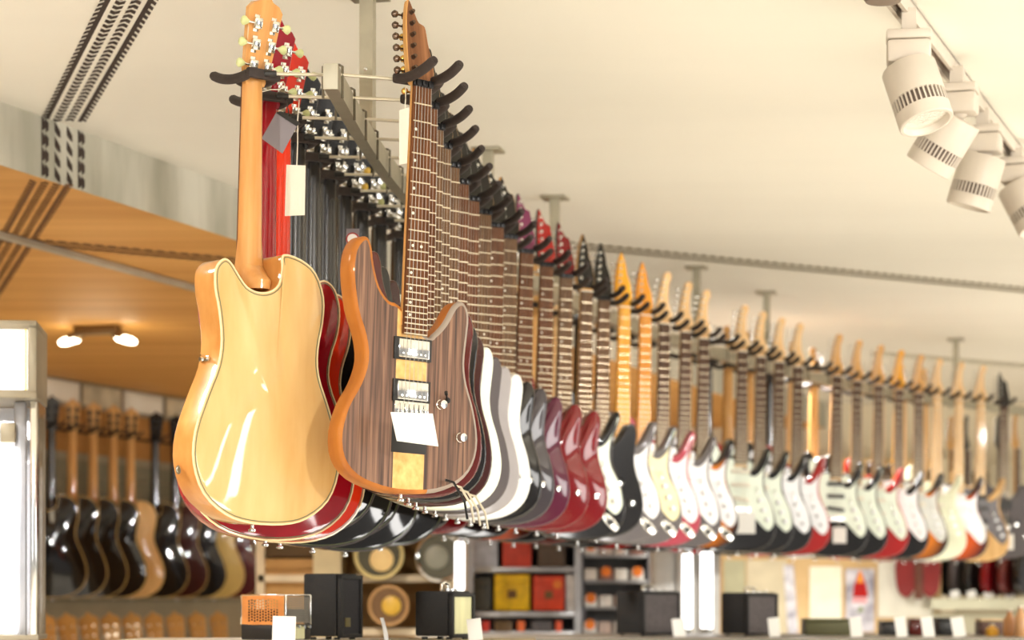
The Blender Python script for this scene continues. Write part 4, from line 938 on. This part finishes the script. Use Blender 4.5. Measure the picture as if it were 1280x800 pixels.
for k in range(4): put('knob', G().lathe([(.004, 0), (.004, .010)], 10, 'x', c=(.062, -.036+.024*k, .034)).mesh('knob'), CHROME, t)

def stand_card(label, px0, px1, py0, z, D, lean=.1, m=CARD, grp=None):
    w = (px1-px0)/FPX*D; zt = (748-py0)/FPX*D; h = zt-z
    t = thing('price_card', label, 'card', ((px0+px1)/2/FPX*D-640/FPX*D, D, EYE+z), (R(-8), R(lean*57), 0), grp)
    put('card', G().box((0, 0, h/2), (w, .002, h)).mesh('card', False), m, t)
    put('foot', G().box((0, .012, .002), (w*.8, .024, .004)).mesh('foot', False), m, t)
stand_card('white price card in front of the perforated valve amplifier', 340, 369, 770, CT1, 5.46, .02)
stand_card('white price card leaning at the cream-fronted amplifier', 586, 604, 773, CT1, 5.72, -.12)
stand_card('white price card beside the left black amplifier', 842, 858, 773, CT2, 8.75, -.1)
stand_card('white price card beside the right black amplifier', 962, 976, 772, CT2, 8.75, -.1)
stand_card('white price card below the colourful poster', 1064, 1079, 771, CT2, 8.75, -.1)
stand_card('white price card left of the small red case on the counter', 1121, 1135, 771, CT2, 8.75, -.12)
stand_card('white price card right of the small red case on the counter', 1154, 1169, 771, CT2, 8.75, -.12)
stand_card('white price card nearest the far right of the counter', 1192, 1208, 771, CT2, 8.75, -.15)
# curved silver sign holder
t = thing('sign_holder', 'curved silver sign holder between the two small amplifiers', 'sign holder', at(478, 800, 5.6)+Vector((0, 0, .0)))
t.location.z = EYE+CT1
g = G(); v = []
for k in range(8):
    a = k/7; v += [(-.004-.010*a**1.6+.010, -.03+.0*a, .055*a), (.006-.012*a**1.6+.010, -.03, .055*a), ]
g.add(v+[(p[0], p[1]+.002, p[2]) for p in v], [(2*k, 2*k+1, 2*k+3, 2*k+2) for k in range(7)]+[(16+2*k, 16+2*k+2, 16+2*k+3, 16+2*k+1) for k in range(7)]+[(2*k, 2*k+2, 18+2*k, 16+2*k) for k in range(7)]+[(2*k+1, 17+2*k, 19+2*k, 2*k+3) for k in range(7)])
put('blade', g.mesh('blade'), mat('frosted_silver', S(200, 200, 198), rough=.4, metal=.3), t)
put('base', G().box((.008, -.02, .002), (.03, .05, .004), bev=.001).mesh('base'), CHROME, t)
# small goods on the far counter
def goods(name, label, cat, px0, px1, py0, D, z, m, dp=.12, lid=None, grp=None):
    w = (px1-px0)/FPX*D; h = (748-py0)/FPX*D-z
    t = thing(name, label, cat, (((px0+px1)/2-640)/FPX*D, D, EYE+z), (0, 0, R(random.uniform(-6, 6))), grp)
    put('case_body', G().box((0, 0, h*.4), (w, dp, h*.8), bev=.004).mesh('case_body'), m, t)
    put('lid', G().box((0, 0, h*.9), (w*1.01, dp*1.01, h*.18), bev=.004).mesh('lid'), lid or m, t)
    return t
OLIVE = mat('olive_vinyl', S(86, 84, 50), rough=.6)
goods('effects_case', 'olive green flat case on the far counter below the cream poster', 'case', 1004, 1060, 773, 9.15, CT2, OLIVE)
goods('effects_case', 'small black case beside the colourful poster on the counter', 'case', 1100, 1124, 776, 9.15, CT2, BLACKP)
goods('effects_case', 'small wine-red case between two white cards', 'case', 1134, 1154, 773, 9.15, CT2, WINE)
goods('effects_case', 'small black case right of the wine-red case', 'case', 1168, 1196, 772, 9.15, CT2, BLACKP)
goods('canister', 'brown canister with a tan lid at the far right of the counter', 'canister', 1222, 1250, 773, 9.2, CT2, mat('dark_brown', S(84, 52, 40), rough=.5), lid=mat('tan_lid', S(206, 180, 140), rough=.5))
for k, (px, c, nm) in enumerate(((1240, (206, 150, 40), 'yellow'), (1262, (190, 132, 80), 'tan'), (1276, (196, 146, 98), 'pale brown'))):
    D_ = 8.9-.06*k
    t = thing('bottle', nm+' small bottle beside the brown canister', 'bottle', ((px-640)/FPX*D_, D_, EYE+CT2))
    hb = [.045, .10, .115][k]
    put('glass_body', G().lathe([(.022, 0), (.024, .006), (.024, hb*.6), (.010, hb*.8), (.009, hb*.92)], 14).mesh('bottle'), mat('bottle_'+nm.replace(' ', '_'), S(*c), rough=.3), t)
    put('cap', G().lathe([(.011, hb*.92), (.011, hb)], 12).mesh('cap'), CARDC, t)

# ================================================================== DRUMS / SHELVES in the middle background
SHW = wood('pale_shelf_wood', (206, 170, 120), (228, 196, 150), sx=3, sz=8)
SHC = mat('cream_shelf', S(226, 206, 170), rough=.6)
DS = 10.2
def X(px, D=DS): return (px-640)/FPX*D
def Z(py, D=DS): return EYE+(748-py)/FPX*D
t = thing('shelving_unit', 'tall pale wooden shelving unit holding round drums behind the small amplifiers', 'shelf', (X(440), DS, 0))
def rel(o, p): return (p[0]-o.location.x, p[1]-o.location.y, p[2]-o.location.z)
put('back_panel', G().box((0, .40, 1.05), (X(560)-X(325), .02, 2.1)).mesh('back_panel', False), wood('brown_panel', (150, 112, 62), (186, 146, 90), sx=4, sz=6), t)
for i, py in enumerate((644, 723, 790)):
    put('shelf_board', G().box((0, .2, Z(py)), (X(560)-X(325), .40, .03)).mesh('shelf_board', False), SHC if i else SHW, t)
for i, px in enumerate((325, 409, 560)):
    put('upright', G().box((X(px)-X(440), .2, 1.0), (.035 if i != 1 else .12, .40, 2.0)).mesh('upright', False), SHC if i != 1 else mat('upright_beige', S(214, 196, 152), rough=.6), t)
for nm, px0, px1, py0, py1, c in (('dark brown', 328, 402, 660, 696, (92, 68, 36)), ('tan', 328, 402, 698, 785, (196, 150, 88)), ):
    b_ = thing('storage_box', nm+' storage box on the pale wooden shelving', 'box', (X((px0+px1)/2), DS+.18, Z(py1)))
    w = X(px1)-X(px0); h = Z(py0)-Z(py1)
    put('box_body', G().box((0, 0, h*.42), (w, .28, h*.84), bev=.006).mesh('box_body'), mat('box_'+nm.replace(' ', '_'), S(*c), rough=.7), b_)
    put('lid', G().box((0, 0, h*.92), (w*1.02, .29, h*.15), bev=.005).mesh('lid'), mat('box_'+nm.replace(' ', '_'), S(*c)), b_)
def drum(label, px, py, r, hoop, skin, disc, off=(0, 0)):
    t = thing('drum', label, 'drum', (X(px), DS-.02, Z(py)-r))
    put('shell', G().lathe([(r*.94, -.06), (r*.94, .16), (r*.90, .16)], 32, 'y', c=(0, 0, r)).mesh('shell'), skin, t)
    ring = [(r*math.cos(2*math.pi*k/32), -.065, r+r*math.sin(2*math.pi*k/32)) for k in range(33)]
    put('hoop', G().tube(ring, r*.085, 8, caps=False).mesh('hoop'), hoop, t)
    put('drum_skin', G().lathe([(r*.90, -.062), (r*.88, -.066)], 32, 'y', c=(0, 0, r)).mesh('drum_skin'), skin, t)
    put('centre_patch', G().lathe([(r*.52, -.067), (r*.50, -.076), (r*.30, -.082)], 28, 'y', c=(off[0], 0, r+off[1])).mesh('centre_patch'), disc, t)
    for k in range(6):
        w = math.pi/6+k*math.pi/3
        put('lug', G().box((r*math.cos(w)*1.0, -.02, r+r*math.sin(w)*1.0), (.012, .07, .012)).mesh('lug', False), CHROME, t)
HOOPC = mat('cream_gold_hoop', S(226, 206, 140), rough=.35, metal=.2)
drum('round drum with a pale gold hoop and cream centre patch, upper shelf', 475, 694, .098, HOOPC, mat('dark_olive_skin', S(74, 68, 40), rough=.5), mat('cream_patch', S(240, 206, 138), rough=.5), (.012, -.02))
drum('round drum with a yellow centre patch on the lower shelf', 487, 757, .080, wood('tan_hoop', (196, 150, 98), (216, 174, 122)), mat('brown_skin', S(120, 84, 40), rough=.5), mat('yellow_patch', S(226, 180, 62), rough=.4), (.012, .0))
drum('round drum with a silver hoop, half hidden by the vertical tube lamp', 551, 697, .098, CHROME, mat('dark_skin2', S(84, 80, 56), rough=.4), mat('grey_patch', S(150, 148, 130), rough=.4), (-.015, 0))

GREYS0 = mat('grey_stand', S(150, 150, 150), rough=.4, metal=.5)
def tube_lamp(label, px0, px1, py0, py1, D):
    r = (px1-px0)/2/FPX*D*.9
    t = thing('tube_lamp', label, 'lamp', (X((px0+px1)/2, D), D, Z(py1, D)))
    h = Z(py0, D)-Z(py1, D)
    put('tube', G().lathe([(r*.9, 0), (r, .01), (r, h-.01), (r*.9, h)], 14).mesh('tube'), TUBE, t)
    z0 = t.location.z; put('stand_pole', G().tube([(0, 0, -z0+.01), (0, 0, -.02)], .012, 8).mesh('stand_pole'), GREYS0, t)
    put('stand_foot', G().lathe([(.028, -z0), (.028, -z0+.012), (.02, -z0+.02)], 20).mesh('stand_foot'), GREYS0, t)
    for zz in (-.012, h+.012): put('end_cap', G().lathe([(r*1.05, zz-.014), (r*1.05, zz+.014)], 14).mesh('tube_cap'), CHROME, t)
tube_lamp('short vertical tube lamp above the cream-fronted amplifier', 568, 581, 677, 738, 9.7)
tube_lamp('left one of two bright vertical tube lamps under the guitars', 852, 866, 692, 786, 9.9)
tube_lamp('right one of two bright vertical tube lamps under the guitars', 875, 892, 690, 786, 9.9)

# grey metal display shelves
GREYS = mat('light_grey_metal_shelf', S(186, 186, 188), rough=.3, metal=.5)
GREYB = mat('grey_back_panel', S(120, 118, 122), rough=.5)
D3 = 11.0
t = thing('metal_shelving', 'grey metal shelving with yellow and red packets behind the guitars', 'shelf', (X(655, D3), D3, 0))
w = X(722, D3)-X(588, D3)
put('back_panel', G().box((0, .30, 1.0), (w, .02, 2.0)).mesh('bp', False), GREYB, t)
for py in (672, 712, 768, 792): put('shelf_board', G().box((0, .12, Z(py, D3)), (w, .36, .026), bev=.003).mesh('sb'), GREYS, t)
for s_ in (-1, 1): put('upright', G().box((s_*w/2, .12, 1.0), (.03, .38, 2.0)).mesh('up', False), GREYS, t)
def packet(nm, label, px0, px1, py0, py1, c, dot=None, D=D3, cat='packet', depth=.10, patch=None, grp=None):
    w = X(px1, D)-X(px0, D); h = Z(py0, D)-Z(py1, D)
    t = thing(nm, label, cat, (X((px0+px1)/2, D), D-.02, Z(py1, D)), (0, 0, 0), grp)
    m = mat('packet_%d_%d_%d' % c, S(*c), rough=.5, var=.12, scale=25)
    put('packet_body', G().box((0, 0, h/2), (w, depth, h), bev=.006).mesh('packet'), m, t)
    put('flap', G().box((0, -depth/2-.002, h*.86), (w*.96, .006, h*.24), bev=.002).mesh('flap'), m, t)
    if patch: put('front_patch', G().box((0, -depth/2-.004, h*.45), (w*.25, .004, h*.22)).mesh('patch', False), mat('patch_brown', S(120, 84, 40), rough=.6), t)
    if dot: put('price_dot', G().lathe([(w*.14 if w > .1 else w*.4, 0), (w*.14 if w > .1 else w*.4, -.003)], 14, 'y', c=(w*.28 if w > .1 else 0, -depth/2-.006, h*.75)).mesh('dot'), mat('orange_dot', S(238, 130, 40), rough=.5), t)
    return t
packet('gig_pouch', 'yellow pouch with a brown emblem on the metal shelf', 618, 662, 718, 763, (232, 186, 10), patch=True)
packet('gig_pouch', 'orange-red pouch with a round orange sticker beside the yellow one', 666, 705, 720, 763, (214, 66, 30), dot=True, patch=True)
packet('gig_pouch', 'red pouch on the upper metal shelf above the yellow one', 628, 664, 676, 709, (196, 62, 40))
packet('storage_jar', 'dark brown packet on the upper metal shelf', 672, 706, 678, 709, (84, 66, 50))
packet('storage_jar', 'silver packet at the left of the upper metal shelf', 592, 622, 676, 709, (170, 170, 176))
packet('storage_jar', 'dark olive packet left of the yellow pouch', 592, 614, 722, 763, (60, 56, 44))
packet('roll', 'upright white roll beside the orange-red pouch', 707, 719, 718, 766, (236, 236, 234), D=D3-.0, depth=.04)
for k, (a, b, c) in enumerate(((602, 612, (210, 60, 40)), (618, 640, (110, 84, 50)), (646, 656, (230, 110, 50)), (664, 690, (90, 84, 84)), (694, 702, (224, 90, 50)))):
    packet('small_packet', ['small red', 'brown', 'small orange', 'grey', 'small orange-red'][k]+' packet on the lowest metal shelf', a, b, 776, 791, c, depth=.08)
# right-hand shelves with string packs and orange price dots
t = thing('accessory_rack', 'accessory rack with rows of small white packs and orange price dots', 'rack', (X(770, D3), D3+.05, 0))
w = X(813, D3)-X(727, D3)
put('back_panel', G().box((0, .25, 1.0), (w, .02, 2.0)).mesh('bp', False), mat('mid_grey_panel', S(140, 138, 136), rough=.5), t)
for py in (695, 727, 760, 792): put('shelf_board', G().box((0, .10, Z(py, D3)), (w, .30, .014), bev=.002).mesh('sb'), GREYS, t)
for s_ in (-1, 1): put('upright', G().box((s_*w/2, .10, 1.0), (.025, .32, 2.0)).mesh('up', False), GREYB, t)
rc = [(230, 226, 222), (200, 180, 170), (226, 220, 214), (150, 110, 100), (236, 234, 230)]
nm_r = {0: 'top', 1: 'middle', 2: 'lower'}; nm_c = ['first', 'second', 'third', 'fourth']
for r_, py in enumerate((694, 726, 759)):
    for c_, px in enumerate((738, 757, 776, 796)):
        packet('string_pack', nm_c[c_]+' pack from the left in the '+nm_r[r_]+' row of the accessory rack', px-8, px+8, py-15, py-1, rc[(r_*2+c_) % 5], dot=(c_+r_) % 2 == 0, depth=.06, D=D3-.0)
for k, px in enumerate((737, 756, 775, 794)):
    packet('string_pack', nm_c[k]+' pack from the left in the bottom row of the accessory rack', px-8, px+8, 777, 791, rc[k], dot=k == 0, depth=.06)
# white lit column with panels
t = thing('white_column', 'white panelled column behind the two bright tube lamps', 'column', (X(858, 10.6), 10.6, 0))
w = X(900, 10.6)-X(816, 10.6)
put('column_core', G().box((0, .1, 1.1), (w, .18, 2.05)).mesh('core', False), mat('white_laminate', S(226, 224, 218), rough=.4), t)
for k in range(3): put('panel', G().box((-w/2+w*(k+.5)/3, .0, 1.1), (w/3-.012, .02, 2.0), bev=.004).mesh('panel'), mat('white_laminate', (1, 1, 1)), t)

# ================================================================== RIGHT BACKGROUND, far wall
D4 = 13.2
t = thing('partition', 'pale wood and cream partition standing beyond the far counter', 'partition', (X(1040, D4), D4, 0))
w = X(1180, D4)-X(905, D4)
put('frame', G().box((0, .05, .90), (w, .05, 1.80)).mesh('pf', False), wood('partition_wood', (190, 158, 110), (208, 178, 132), sx=2, sz=4), t)
for px0, px1, py0, py1, m in ((905, 932, 700, 800, mat('pale_green_panel', S(160, 156, 124), rough=.7)), (934, 984, 700, 800, mat('beige_panel', S(190, 178, 148), rough=.7)), (1098, 1166, 702, 772, mat('white_board', S(206, 202, 186), rough=.6))):
    put('panel', G().box(((X(px0, D4)+X(px1, D4))/2-t.location.x, .018, (Z(py0, D4)+Z(py1, D4))/2), (X(px1, D4)-X(px0, D4), .014, Z(py0, D4)-Z(py1, D4)), bev=.002).mesh('panel'), m, t)
def poster(nm, label, px0, px1, py0, py1, D, m, lean=0):
    w = X(px1, D)-X(px0, D); h = Z(py0, D)-Z(py1, D)
    t = thing(nm, label, 'poster', ((X(px0, D)+X(px1, D))/2, D, Z(py1, D)), (0, lean, 0))
    put('sheet', G().box((0, 0, h/2), (w, .008, h)).mesh('sheet', False), m, t); return t, w, h
poster('cream_board', 'plain cream board standing left of the colourful poster', 1012, 1052, 708, 775, 13.219, mat('cream_paper', S(226, 220, 196), rough=.6))
pt, w, h = poster('poster', 'tall poster with a red and orange shape on grey', 1057, 1093, 711, 790, 13.219, mat('poster_grey', S(120, 116, 128), rough=.5, col2=S(216, 212, 216), scale=9))
def flat(P, y, m, par, nm):
    g = G(); g.add([(a, y, b) for a, b in P]+[(a, y+.002, b) for a, b in P], [tuple(range(len(P))), tuple(range(2*len(P)-1, len(P)-1, -1))]); return put(nm, g.mesh(nm, False), m, par)
flat([(-w*.26, h*.55), (w*.28, h*.55), (w*.22, h*.72), (w*.05, h*.95), (-w*.05, h*.95), (-w*.22, h*.72)], -.0065, REDS, pt, 'printed_shape')
flat([(-w*.10, h*.78), (w*.10, h*.78), (w*.02, h*.97), (-w*.03, h*.97)], -.009, mat('print_orange', S(240, 150, 50), rough=.5), pt, 'printed_shape')
flat([(-w*.25, h*.46), (w*.22, h*.46), (w*.22, h*.53), (-w*.25, h*.53)], -.0065, mat('print_pink', S(222, 140, 140), rough=.5), pt, 'printed_shape')
flat([(-w*.10, h*.30), (w*.12, h*.34), (w*.02, h*.42)], -.0065, mat('print_green', S(110, 130, 50), rough=.5), pt, 'printed_shape')
poster('leaning_banner', 'narrow white printed banner leaning beside the cream board', 985, 998, 706, 792, 13.212, mat('banner_print', S(222, 220, 222), rough=.5, col2=S(140, 136, 146), scale=14), R(-4))
# red double-round guitar backs
t = thing('hanging_guitar', 'dark red guitar body hanging on the white board at far right', 'guitar', (X(1147, 13.18), 13.18, Z(742, 13.18)))
s_ = .235
O = smooth_outline([(0, .30), (.20, .50), (.42, .55), (.52, .35), (.52, 0), (.45, -.35), (.25, -.48), (.10, -.30), (0, -.22), (-.10, -.30), (-.25, -.48), (-.45, -.35), (-.52, 0), (-.52, .35), (-.42, .55), (-.20, .50)], 2)
O = [(a*s_, b*s_+.09) for a, b in O]
put('body', plate(O, -.03, .01, .006).mesh('body', slots=4), mat('dark_red_matt', S(120, 18, 14), rough=.5), t)
put('neck', G().box((0, -.034, .09), (.045, .012, .24), bev=.003).mesh('neck'), mat('brown_neck', S(92, 46, 26), rough=.5), t)

# lower-right guitar row behind the counter
ME['acbody'] = ME['strat']
for k, (px, c, nm) in enumerate(((1181, BLK, 'first black'), (1200, CHAR, 'second, charcoal'), (1219, BLK, 'third, black'), (1241, REDD, 'deep red'), (1262, WINE, 'wine-red last'), (1282, BLK, 'black rightmost'))):
    D_ = 13.42-.04*k; px += 10
    guitar(nm+' guitar in the low row under the far right end', (X(px, D_), D_, Z(742, D_)+.80), R(52), 0, jack=False, kind='tele' if k % 2 else 'strat', body=c, board=ROSED, neck=EBONY if k % 2 else MAPLET, headm=BLK if k % 2 else MAPLET, guard=None, pickups='sss')
t = thing('low_shelf', 'pale shelf edge below the low row of guitars at far right', 'shelf', (X(1225, 13.3), 13.3, 0))
w = X(1300, 13.3)-X(1168, 13.3)
put('shelf_board', G().box((0, 0, Z(755, 13.3)), (w, .3, .06)).mesh('sb', False), mat('pale_sage', S(190, 188, 164), rough=.6), t)
put('shelf_base', G().box((0, .02, Z(755, 13.3)/2-.02), (w*.96, .26, Z(755, 13.3)-.06)).mesh('sbase', False), mat('sage_base', S(168, 162, 138), rough=.6), t)
for k, px in enumerate((1194, 1215, 1236, 1262)):
    stand_card(['first', 'second', 'third', 'fourth'][k]+' white card along the pale shelf edge, from the left', px-5, px+6, 738, (748-747)/FPX*13.25, 13.22, -.2)
# wall panels and openings glimpsed between the necks
t = thing('slat_wall_panel', 'honey wood wall panels seen between the guitar necks', 'panel', (X(930, 16.3), 16.35, 0))
PW = wood('honey_panel', (226, 192, 140), (240, 212, 166), sx=3, sz=1)
for k in range(10):
    put('panel', G().box((-1.5+k*.33, 0, 1.30), (.315, .03, 2.3), bev=.004).mesh('wp'), PW if k % 3 else wall_m, t)
t = thing('grey_display_panel', 'grey-beige display panel on the back wall at the far right', 'panel', (X(1265, 16.2), 16.25, 0))
put('board', G().box((0, 0, 1.25), (.75, .05, 2.2), bev=.01).mesh('gb'), mat('greige', S(168, 156, 130), rough=.7, var=.1, scale=4), t)
put('hung_picture', G().box((.0, -.035, 2.25), (.30, .02, .30), bev=.005).mesh('hp'), mat('pale_grey_print', S(206, 196, 172), rough=.6), t)

# ================================================================== LEFT WALL: rows of guitars
dW = Vector((.36, 1, 0)).normalized(); nW = Vector((1, -.36, 0)).normalized()
def wall_pt(px, off):
    k = (px-640)/FPX; p0 = Vector((-2.47, 12.54, 0))+nW*off
    # p0 + s dW with x = k y
    s = (k*p0.y-p0.x)/(dW.x-k*dW.y); return p0+dW*s
t0 = wall_pt(35, .01); t1 = wall_pt(330, .01)
brd = thing('mounting_board', 'tan mounting board on the left wall carrying a row of hooks', 'board', (0, 0, 0))
def strip(name, za, zb, th, m, par, pa=t0, pb=t1):
    g = G(); v = []
    for z in (za, zb): v += [Vector((q.x, q.y, z)) for q in (pa, pb, pb+nW*th, pa+nW*th)]
    g.add(v, [(0, 1, 2, 3), (7, 6, 5, 4), (0, 4, 5, 1), (1, 5, 6, 2), (2, 6, 7, 3), (3, 7, 4, 0)]); return put(name, g.mesh(name, False), m, par)
strip('board', EYE+.78, EYE+1.02, .02, wood('tan_board', (150, 104, 52), (182, 132, 76), sx=3, sz=6), brd)
pp = thing('wall_posters', 'strip of pale posters along the top of the left wall', 'poster', (0, 0, 0))
PA = mat('poster_pale', S(214, 200, 168), rough=.7, col2=S(150, 138, 112), scale=5)
for k in range(5):
    a = wall_pt(50+k*52, .012); b = wall_pt(98+k*52, .012); strip('poster_sheet', EYE+1.045, EYE+1.155, .008, PA if k % 2 else CARDC, pp, a, b)
gl = thing('slat_display', 'grey-green display panel behind the lower halves of the wall guitars', 'panel', (0, 0, 0))
for k in range(9):
    strip('slat', EYE-.02+.085*k, EYE+.060+.085*k, .012, mat('moss_grey_panel', S(124, 118, 96), rough=.7), gl)
RIM = lacquer('pale_gold_rim', (222, 186, 116), rough=.35)
wg = [(64, 'black', BLK, EBONY), (90, 'black', BLK, MAPLET), (116, 'black', BLK, MAPLET), (141, 'black', BLK, MAPLET), (163, 'cream-sided', ASH, MAPLET), (194, 'black', BLK, EBONY), (219, 'dark brown', lacquer('dark_brown_gloss', (58, 20, 16)), EBONY), (243, 'black', BLK, EBONY), (266, 'gold-topped', lacquer('gold_top', (206, 178, 104), rough=.35), EBONY), (288, 'dark red', WINE, EBONY), (308, 'black', BLK, EBONY)]
ordn = ['first', 'second', 'third', 'fourth', 'fifth', 'sixth', 'seventh', 'eighth', 'ninth', 'tenth', 'eleventh']
ME['stratrim'] = binding_mesh(STRAT, .006, .001, .0055); ME['singlerim'] = binding_mesh(SINGLE, .008, .001, .0055)
for k, (px, nm, m, nk) in enumerate(wg):
    p = wall_pt(px, .20)
    kd = 'single'
    t = guitar(ordn[k]+' guitar from the left on the left wall, '+nm, (p.x, p.y, EYE+.86), R(196), 0, view='back', kind=kd, body=m, side=m, board=ROSED, neck=nk, headm=BLK if k != 4 else MAPLET, head='gib', fine=1, bindm=RIM, hw=BLACKM)
    hk = thing('wall_hook', 'black wall hook holding the '+ordn[k]+' guitar from the left on the left wall', 'hook', (p.x, p.y, EYE+.875))
    hk.rotation_euler = (0, 0, math.atan2(nW.y, nW.x)+math.pi/2)
    put('hook_arm', G().tube([(0, .195, .02), (0, .05, .0), (0, .028, .0)], .007, 8).mesh('ha'), BLACKP, hk)
    put('yoke', G().tube([(-.034, -.06, .03), (-.034, -.02, 0), (-.03, .028, -.003), (.03, .028, -.003), (.034, -.02, 0), (.034, -.06, .03)], .0075, 8).mesh('hy'), BLACKP, hk)
TANA = wood('tan_head', (206, 150, 80), (232, 182, 110), sx=30, sz=4, coat=.4)
for k in range(9):
    px = 62+k*27; p = wall_pt(px, .29)
    guitar(ordn[k]+' tan-headed guitar from the left in the low row by the left wall', (p.x, p.y, EYE-.30), R(10), R(-7), kind='single', body=TANA, side=TANA, board=ROSED, neck=TANA, headm=TANA, head='gib', pickups='none', fine=1, scale=1.3)
# low rail the tan guitars lean on / hang from
lr = thing('low_wall_rail', 'low rail along the left wall for the tan-headed guitars', 'rail', (0, 0, 0))
strip('rail_board', EYE-.35, EYE-.31, .12, wallg_m, lr)
